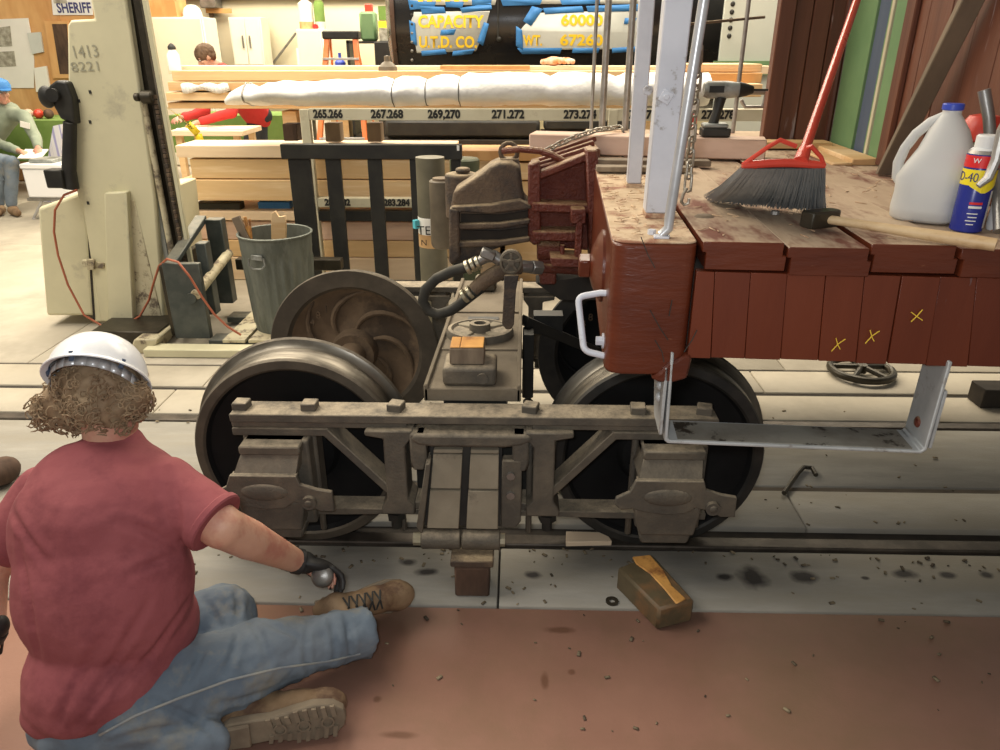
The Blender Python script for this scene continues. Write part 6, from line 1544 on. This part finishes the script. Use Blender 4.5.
# glove on the right hand, fingertips and palm as worn
for wr, xd, bk, th, cu in ((Rw, hx, (-.1, .45, .9), 1, .55), (Lw, V(-.55, -.2, -.8), (-.7, -.2, .6), -1, .35)):
    q = MB(); hand_into(q, wr + V(*xd) * .004, xd, bk, 1.16, cu, thumb=th)
    gv = blob('work_glove', q, GLOVE, man, .005, 2)
    q = MB(); c_ = wr + V(*xd).normalized() * .004; xx = V(*xd).normalized(); q.tube([c_ - xx * .014, c_ + xx * .016], [.036, .037], 18); obj('glove_cuff', q, GLOVE, gv, bev=.004)
def fold_into(o, folds, depth=.0075, wd=.009):
    from mathutils.bvhtree import BVHTree
    from mathutils.kdtree import KDTree
    sb = BVHTree.FromPolygons([ROOTM[man] @ v.co for v in o.data.vertices], [tuple(p.vertices) for p in o.data.polygons])
    pts_f = []
    for f3 in folds:
        for t in range(26):
            t /= 25; a_, b_, c_ = [V(*p, 0) for p in f3]; p = a_.lerp(b_, t).lerp(b_.lerp(c_, t), t); dd = (W(p.x, p.y, z=-1) - CAM).normalized(); hit = sb.ray_cast(CAM, dd)
            if hit[0]: pts_f.append((hit[0], sin(pi * (t * .8 + .1))))
    kd = KDTree(len(pts_f)); [kd.insert(p, i) for i, (p, w_0) in enumerate(pts_f)]; kd.balance()
    IM = ROOTM[man]
    for v in o.data.vertices:
        co, idx, d = kd.find(IM @ v.co)
        if d < .045: v.co -= v.normal * (depth * pts_f[idx][1] * (math.exp(-(d / wd) ** 2) - .45 * math.exp(-((d - 2.2 * wd) / wd) ** 2)))


# shirt
q = MB()
tc_ = W(107, 588, y=-.80)
tilt = frame((1, .12, 0), (-.02, .34, 1))
q.sph(tc_, (.205, .165, .235), tilt, 28, 18); q.sph(W(100, 530, y=-.75), (.205, .145, .19), tilt, 24, 16); q.sph(W(98, 487, y=-.69), (.165, .11, .12), tilt, 24, 14)
q.sph(W(118, 625, y=-.80), (.195, .17, .16), tilt, 24, 16); q.sph(W(108, 660, y=-.85), (.190, .19, .13), None, 24, 14); q.sph(W(94, 680, y=-.89), (.155, .155, .085), None, 24, 14); q.sph(W(66, 698, y=-.92), (.09, .11, .055), None, 24, 14)
q.cap_(Ls + V(.02, 0, -.015), Rs + V(-.02, 0, -.015), .070, .072, 20); q.cap_(che + V(0, .0, .08), nec - V(0, .0, .04), .13, .086, 20); q.cap_(nec - V(0, 0, .05), Ls.lerp(nec, .35) - V(0, 0, .03), .08, .075); q.cap_(nec - V(0, 0, .05), Rs.lerp(nec, .3) - V(0, 0, .03), .08, .078)
cuff = Rs.lerp(Re, .90); q.cap_(Rs, Rs.lerp(Re, .5), .074, .072, 20); q.tube([Rs.lerp(Re, .4), Rs.lerp(Re, .78), cuff], [.072, .076, .079], 22)
q.cap_(Ls, Ls.lerp(Le, .6), .070, .070, 18)
shirt = blob('tshirt', q, SHIRT, man, .008, 5, disp=[(.012, .20), (.008, .07)])
# sleeve hem and collar
dS = (Re - Rs).normalized(); q = MB(); q.tube([cuff - dS * .018, cuff + dS * .003], [.0795, .0805], 28); obj('sleeve_hem', q, SHIRT, shirt, bev=.004, smooth=60)
# folds radiating from the armpit and running down the side
from mathutils.bvhtree import BVHTree
sb = BVHTree.FromPolygons([ROOTM[man] @ v.co for v in shirt.data.vertices], [tuple(p.vertices) for p in shirt.data.polygons])
folds = [((178, 548), (150, 530), (118, 522)), ((180, 556), (158, 560), (130, 575)), ((168, 470), (178, 500), (180, 545)), ((20, 545), (28, 600), (40, 660)), ((188, 600), (165, 640), (120, 690)), ((150, 600), (120, 650), (80, 720)),
         ((12, 510), (24, 540), (50, 565)), ((100, 640), (70, 690), (55, 730)), ((130, 660), (95, 700), (70, 735))]
fold_into(shirt, folds)
# jeans
rh, rk, ra = W(135, 705, z=.14), W(268, 655, z=.14), W(350, 636, z=.095)
lh, lk, la = W(128, 655, z=.15), W(225, 614, z=.165), W(232, 690, z=.10)
q = MB(); q.sph(pel + V(0, .0, .02), (.18, .17, .12)); q.cap_(pel + V(.03, -.02, .03), rh, .13, .125); q.cap_(rh, rk, .125, .094, 20); q.cap_(rk, ra, .092, .066, 20)
q.cap_(lh, lk, .11, .085, 20); q.cap_(lk, la, .082, .064, 20); q.cap_(pel + V(.05, .05, .03), lh, .13, .11)
q.cap_(pel + V(-.02, -.06, .0), W(205, 745, z=.07), .095, .06)
q.v = [(x, y, z) for x, y, z in q.v]
q.tube([ra, ra + (ra - rk).normalized() * .055], [.068, .074], 20)
jeans = blob('jeans', q, JEAN, man, .008, 4, disp=[(.022, .085), (.011, .035)])
fold_into(jeans, [((248, 618), (262, 634), (270, 660)), ((262, 622), (285, 628), (300, 640)), ((240, 628), (236, 650), (225, 672)), ((205, 640), (200, 665), (180, 690)), ((330, 620), (338, 640), (334, 662)), ((345, 618), (352, 640), (350, 660)),
    ((310, 622), (300, 650), (312, 680)), ((150, 700), (190, 715), (215, 735)), ((200, 596), (215, 610), (222, 632)), ((235, 592), (240, 606), (236, 622)), ((110, 742), (150, 728), (190, 728)), ((270, 690), (250, 700), (215, 705))], .008, .008)
for v in jeans.data.vertices:                       # flattened where they lie on the floor
    wz = v.co.z
    if wz < .004: v.co.z = .004
for pts in ([(100, 735), (135, 716), (180, 698), (230, 680), (280, 668), (330, 661), (368, 652)],):
    deps = []
    dg = bpy.context.evaluated_depsgraph_get(); bpy.context.view_layer.update()
    from mathutils.bvhtree import BVHTree
    bvh = BVHTree.FromPolygons([ROOTM[man] @ v.co for v in jeans.data.vertices], [tuple(p.vertices) for p in jeans.data.polygons])
    line = []
    for (x0, y0), (x1, y1) in zip(pts[:-1], pts[1:]):
        for t in range(5):
            dd = W(x0 + (x1 - x0) * t / 5, y0 + (y1 - y0) * t / 5, z=-1) - CAM
            hit = bvh.ray_cast(CAM, dd.normalized())
            if hit[0]: line.append(hit[0] + V(0, -.001, .001))
    q = MB(); q.tube(line, .0032, 6); obj('side_seam', q, JEAN2, jeans)
# boots
boot(man, W(314, 611, z=.085), W(409, 592, z=.060), V(.30, -.75, .62), laces=True, ankle=ra + (ra - rk).normalized() * .03)
boot(man, W(218, 737, z=.062), W(345, 716, z=.062), V(-.05, .97, -.10), laces=False, ankle=la + V(0, .01, 0))
# hair: curls
q = MB(); random.seed(11)
Rh = frame(FWH, UPH)
hb = MB(); hb.sph(hdc + Rh @ V(-.012, 0, .020), (.104, .094, .092), Rh); hb.sph(W(66, 403, y=-.60), .052); hb.sph(W(46, 410, y=-.60), .036); hb.sph(W(130, 398, y=-.60), .046); hb.sph(W(92, 404, y=-.64), .050); hb.sph(W(112, 412, y=-.62), .045); hb.sph(W(70, 415, y=-.62), .038)
hair = blob('hair', hb, HAIR, man, .008, 3, disp=[(.02, .02)])
bvh = BVHTree.FromPolygons([ROOTM[man] @ v.co for v in hair.data.vertices], [tuple(p.vertices) for p in hair.data.polygons])
cu = MB(); vv = hair.data.vertices
for i in range(620):
    v = vv[random.randrange(len(vv))]; p = ROOTM[man] @ v.co; n_ = v.normal.copy()
    t1_ = n_.orthogonal().normalized(); t1_ = (Matrix.Rotation(random.uniform(0, 6.28), 3, n_) @ t1_); t2_ = n_.cross(t1_)
    R0 = random.uniform(.006, .012); pts = []
    for k in range(7):
        a = k * .95; pts.append(p + n_ * (.001 + .0026 * k + .004 * sin(a)) + t1_ * (R0 * cos(a) - R0 + .0012 * k) + t2_ * (R0 * sin(a)) + V(-.001, 0, -.0016) * k)
    cu.tube(pts, [.0021] * 6 + [.0009], 4)
tag(obj('curls', cu, HAIR, hair, smooth=80, recalc=False), kind='stuff')
# hard hat
hc = W(98, 379, y=-.585); ax = V(-.10, .80, .58).normalized(); Rt = frame(V(.25, .6, -.75), ax); HM = Matrix.Translation(hc) @ Rt.to_4x4() @ Matrix.Diagonal((1.08, 1, 1, 1))
q = MB(); r0 = .108
prof = [(r0 + .010, -.006), (r0 + .008, .0)] + [(r0 * cos(t) ** .85, .004 + .108 * sin(t)) for t in [i * pi / 2 / 12 for i in range(12)]] + [(0, .112)]
prof_in = [(0, .106)] + [((r0 - .005) * cos(t) ** .85, .001 + .104 * sin(t)) for t in [i * pi / 2 / 12 for i in range(11, -1, -1)]] + [(r0 + .008, -.008)]
q.lathe(prof + prof_in, 40, HM, closed=True)
hat = obj('hard_hat', q, M_['whitehat'], man, smooth=50)
q = MB(); bp_ = [(1.0 * .150 * cos(a), .105 * sin(a)) for a in [i * pi / 10 for i in range(-5, 6)]]
q.prism([(.075, -.085), (.13, -.05), (.15, 0), (.13, .05), (.075, .085), (.10, .045), (.11, 0), (.10, -.045)], -.008, -.003, 'xy', HM); obj('hat_visor', q, M_['whitehat'], hat, bev=.001)
q = MB()
for i in range(24):
    a0, a1 = i * 2 * pi / 24, (i + 1) * 2 * pi / 24; rr = .098
    z0, z1 = -.030 - .010 * cos(a0), -.030 - .010 * cos(a1)
    q.add([HM @ V(rr * cos(a0), rr * sin(a0), z0), HM @ V(rr * cos(a1), rr * sin(a1), z1), HM @ V(rr * cos(a1), rr * sin(a1), z1 + .024), HM @ V(rr * cos(a0), rr * sin(a0), z0 + .024)], [(0, 1, 2, 3)])
sb_ = obj('suspension_band', q, M_['galvb'], hat, recalc=False); so = sb_.modifiers.new('thick', 'SOLIDIFY'); so.thickness = .003
q = MB()
for i in range(6):
    a = i * pi / 3 + .2; q.tube([HM @ V(.098 * cos(a), .098 * sin(a), -.01), HM @ V(.106 * cos(a), .106 * sin(a), .012)], .006, 6)
tag(obj('band_clips', q, M_['slate'], hat), kind='stuff')
# the shiny cap held in the gloved fingers
c_ = Rw + hx * .085 + V(.004, -.030, -.012)
q = MB(); q.lathe([(.030, 0), (.033, .006), (.030, .018), (.019, .025), (0, .027)], 22, Matrix.Translation(c_) @ frame((1, 0, 0), (.3, -.75, .55)).to_4x4()); q.lathe([(0, 0), (.030, 0)], 22, Matrix.Translation(c_) @ frame((1, 0, 0), (.3, -.75, .55)).to_4x4())
single('metal_cap', q, M_['steel'], 'small shiny metal cap held in the black gloved hand', 'cap', smooth=50)
# dark round thing at the frame edge beyond the shoulder
p = W(2, 470, z=.06); q = MB(); q.sph((p.x, p.y, .055), (.06, .075, .054)); q.sph((p.x - .09, p.y + .02, .05), (.09, .05, .048)); q.v = [(x, y, max(z, .002)) for x, y, z in q.v]
o_ = single('work_bag', q, M_['darkwood'], 'small dark rounded bag on the floor beyond the maroon shoulder', 'bag')


# ---------------------------------------------------------------- background people
def figure(label, J, shirt, trousers, hairm, cap=None, s=1.0, up_=(0, 0, 1), fw_=(1, 0, 0)):
    r = root('person', (J['pel'].x, J['pel'].y, 0), label, 'person'); J = {k: V(*v) for k, v in J.items()}
    q = MB(); P_ = head_into(q, J['head'], up_, fw_, s); q.cap_(J['neck'], J['head'] - V(0, 0, .05), .055, .05); q.cap_(J['neck'] - V(0, 0, .06), J['pel'], .08, .10)
    for k in 'LR':
        q.cap_(J['neck'] - V(0, 0, .06), J[k + 's'], .05, .05); q.cap_(J[k + 's'], J[k + 'e'], .045, .038); q.cap_(J[k + 'e'], J[k + 'w'], .036, .026)
        d = (J[k + 'w'] - J[k + 'e']).normalized(); hand_into(q, J[k + 'w'], d, (0, -.2, 1), .95, .5, thumb=1 if k == 'L' else -1)
    b = blob('body', q, SK, r, .011, 3); eyes(P_, b, s)
    q = MB(); mid = J['neck'].lerp(J['pel'], .5); q.cap_(J['neck'] - V(0, 0, .09), mid, .13, .16, 18); q.cap_(mid, J['pel'], .165, .16, 18); q.cap_(J['Ls'], J['Rs'], .075, .075)
    for k in 'LR': q.cap_(J[k + 's'], J[k + 'e'], .072, .058); q.cap_(J[k + 'e'], J[k + 'e'].lerp(J[k + 'w'], .85), .058, .045)
    sh_ = blob('shirt', q, shirt, r, .014, 5, disp=[(.02, .12)])
    q = MB(); q.sph(J['pel'], (.17, .15, .13))
    for k in 'LR': q.cap_(J['pel'] + (J[k + 'k'] - J['pel']) * .15, J[k + 'k'], .105, .075); q.cap_(J[k + 'k'], J[k + 'a'], .072, .055)
    blob('trousers', q, trousers, r, .014, 4, disp=[(.015, .1)])
    for k in 'LR':
        t = J[k + 'toe']; a = J[k + 'a']; d = V(t.x - a.x, t.y - a.y, 0).normalized(); q = MB(); q.sph(V(a.x, a.y, .055) + d * .02, .055); q.cap_(V(a.x, a.y, .05), V(a.x, a.y, .045) + d * .15, .045, .04); q.v = [(x, y, max(z, .004)) for x, y, z in q.v]
        blob('shoe', q, LEATHER, r, .01, 3)
    q = MB(); Rm = frame(fw_, up_); q.sph(J['head'] + Rm @ V(-.014, 0, .035), (.112, .092, .100), Rm, 20, 14); q.sph(J['head'] + Rm @ V(-.05, 0, -.01), (.06, .078, .06), Rm); blob('hair', q, hairm, r, .009, 2, disp=[(.02, .03)])
    if cap:
        q = MB(); CM2 = Matrix.Translation(J['head'] + Rm @ V(0, 0, .045)) @ Rm.to_4x4(); q.lathe([(.112, 0), (.110, .03), (.09, .07), (.04, .095), (0, .10)], 24, CM2); q.prism([(.08, -.07), (.16, -.05), (.18, 0), (.16, .05), (.08, .07)], -.004, .006, 'xy', CM2); obj('cap', q, cap, r)
    return r, P_


w_ = lambda a, b, y: W(a, b, y=y)
J = dict(pel=V(-5.95, 6.15, .50), neck=w_(6, 104, 6.15), head=w_(0, 92, 6.05), Ls=w_(-12, 112, 6.3), Rs=w_(24, 116, 6.0), Le=w_(-10, 140, 6.0), Re=w_(36, 138, 5.85), Lw=w_(22, 152, 5.55), Rw=w_(38, 148, 5.6),
         Lk=w_(-2, 160, 5.5), Rk=w_(12, 163, 5.5), La=w_(-2, 200, 5.5), Ra=w_(10, 200, 5.45), Ltoe=w_(-5, 210, 5.2), Rtoe=w_(20, 208, 5.25))
for k in ('La', 'Ra'): J[k].z = .12
GREY = mat('grey_green_work_shirt', (.24, .28, .21), (.30, .34, .26), s=5, rough=.9, bump=.3, bs=10, bdist=.02)
sp_, P_ = figure('seated person in blue cap, grey-green shirt and jeans by the plywood wall', J, GREY, JEAN, mat('grey_hair', (.3, .28, .25), s=9, rough=.8), M_['tape'], fw_=(.8, -.55, -.15))
p = w_(25, 125, 5.83); q = MB(); q.box(p, (.10, .006, .06), Matrix.Rotation(.25, 3, 'Y')); obj('name_badge', q, M_['paper'], sp_)
st_ = root('folding_chair', (-5.95, 6.2, 0), 'dark folding chair under the seated person in the blue cap', 'chair')
q = MB(); q.bx(-6.2, -5.72, 5.95, 6.4, .34, .37); obj('seat', q, M_['slate'], st_, bev=.01)
q = MB(); q.bx(-6.2, -6.17, 5.95, 6.4, .45, .9); obj('backrest', q, M_['slate'], st_, bev=.01)
for a in (-6.18, -5.75):
    for b in (5.97, 6.36): q = MB(); q.cyl((a, b, .003), (a, b, .34), .014, 8); obj('leg', q, M_['steel'], st_)
q = MB(); q.box(w_(33, 154, 5.5), (.24, .18, .01), Matrix.Rotation(.4, 3, 'X')); single('newspaper', q, M_['paper'], 'folded paper in the hands of the seated person', 'paper')
J = dict(pel=w_(258, 116, 6.95), neck=w_(219, 66, 6.45), head=w_(206, 57, 6.35), Ls=w_(205, 84, 6.65), Rs=w_(238, 82, 6.35), Le=w_(205, 112, 6.4), Re=w_(232, 113, 6.15), Lw=w_(180, 118, 5.95), Rw=w_(196, 123, 5.9),
         Lk=V(-3.75, 6.75, .5), Rk=V(-3.65, 6.95, .5), La=V(-3.78, 6.95, .1), Ra=V(-3.60, 7.15, .1), Ltoe=V(-3.95, 6.8, .05), Rtoe=V(-3.8, 7.0, .05))
dx = J['pel'].x + 3.65
for k in ('Lk', 'Rk', 'La', 'Ra', 'Ltoe', 'Rtoe'): J[k].x += dx
REDC = mat('red_jacket', (.55, .035, .03), (.48, .03, .025), s=4, rough=.8, bump=.2)
figure('person in red jacket leaning over papers beyond the timber stack', J, REDC, mat('dark_trousers', (.03, .035, .04), s=4, rough=.9), mat('brown_hair', (.10, .055, .03), (.15, .09, .05), s=20, rough=.7), None, up_=(-.35, -.2, .9), fw_=(-.7, -.5, -.5))
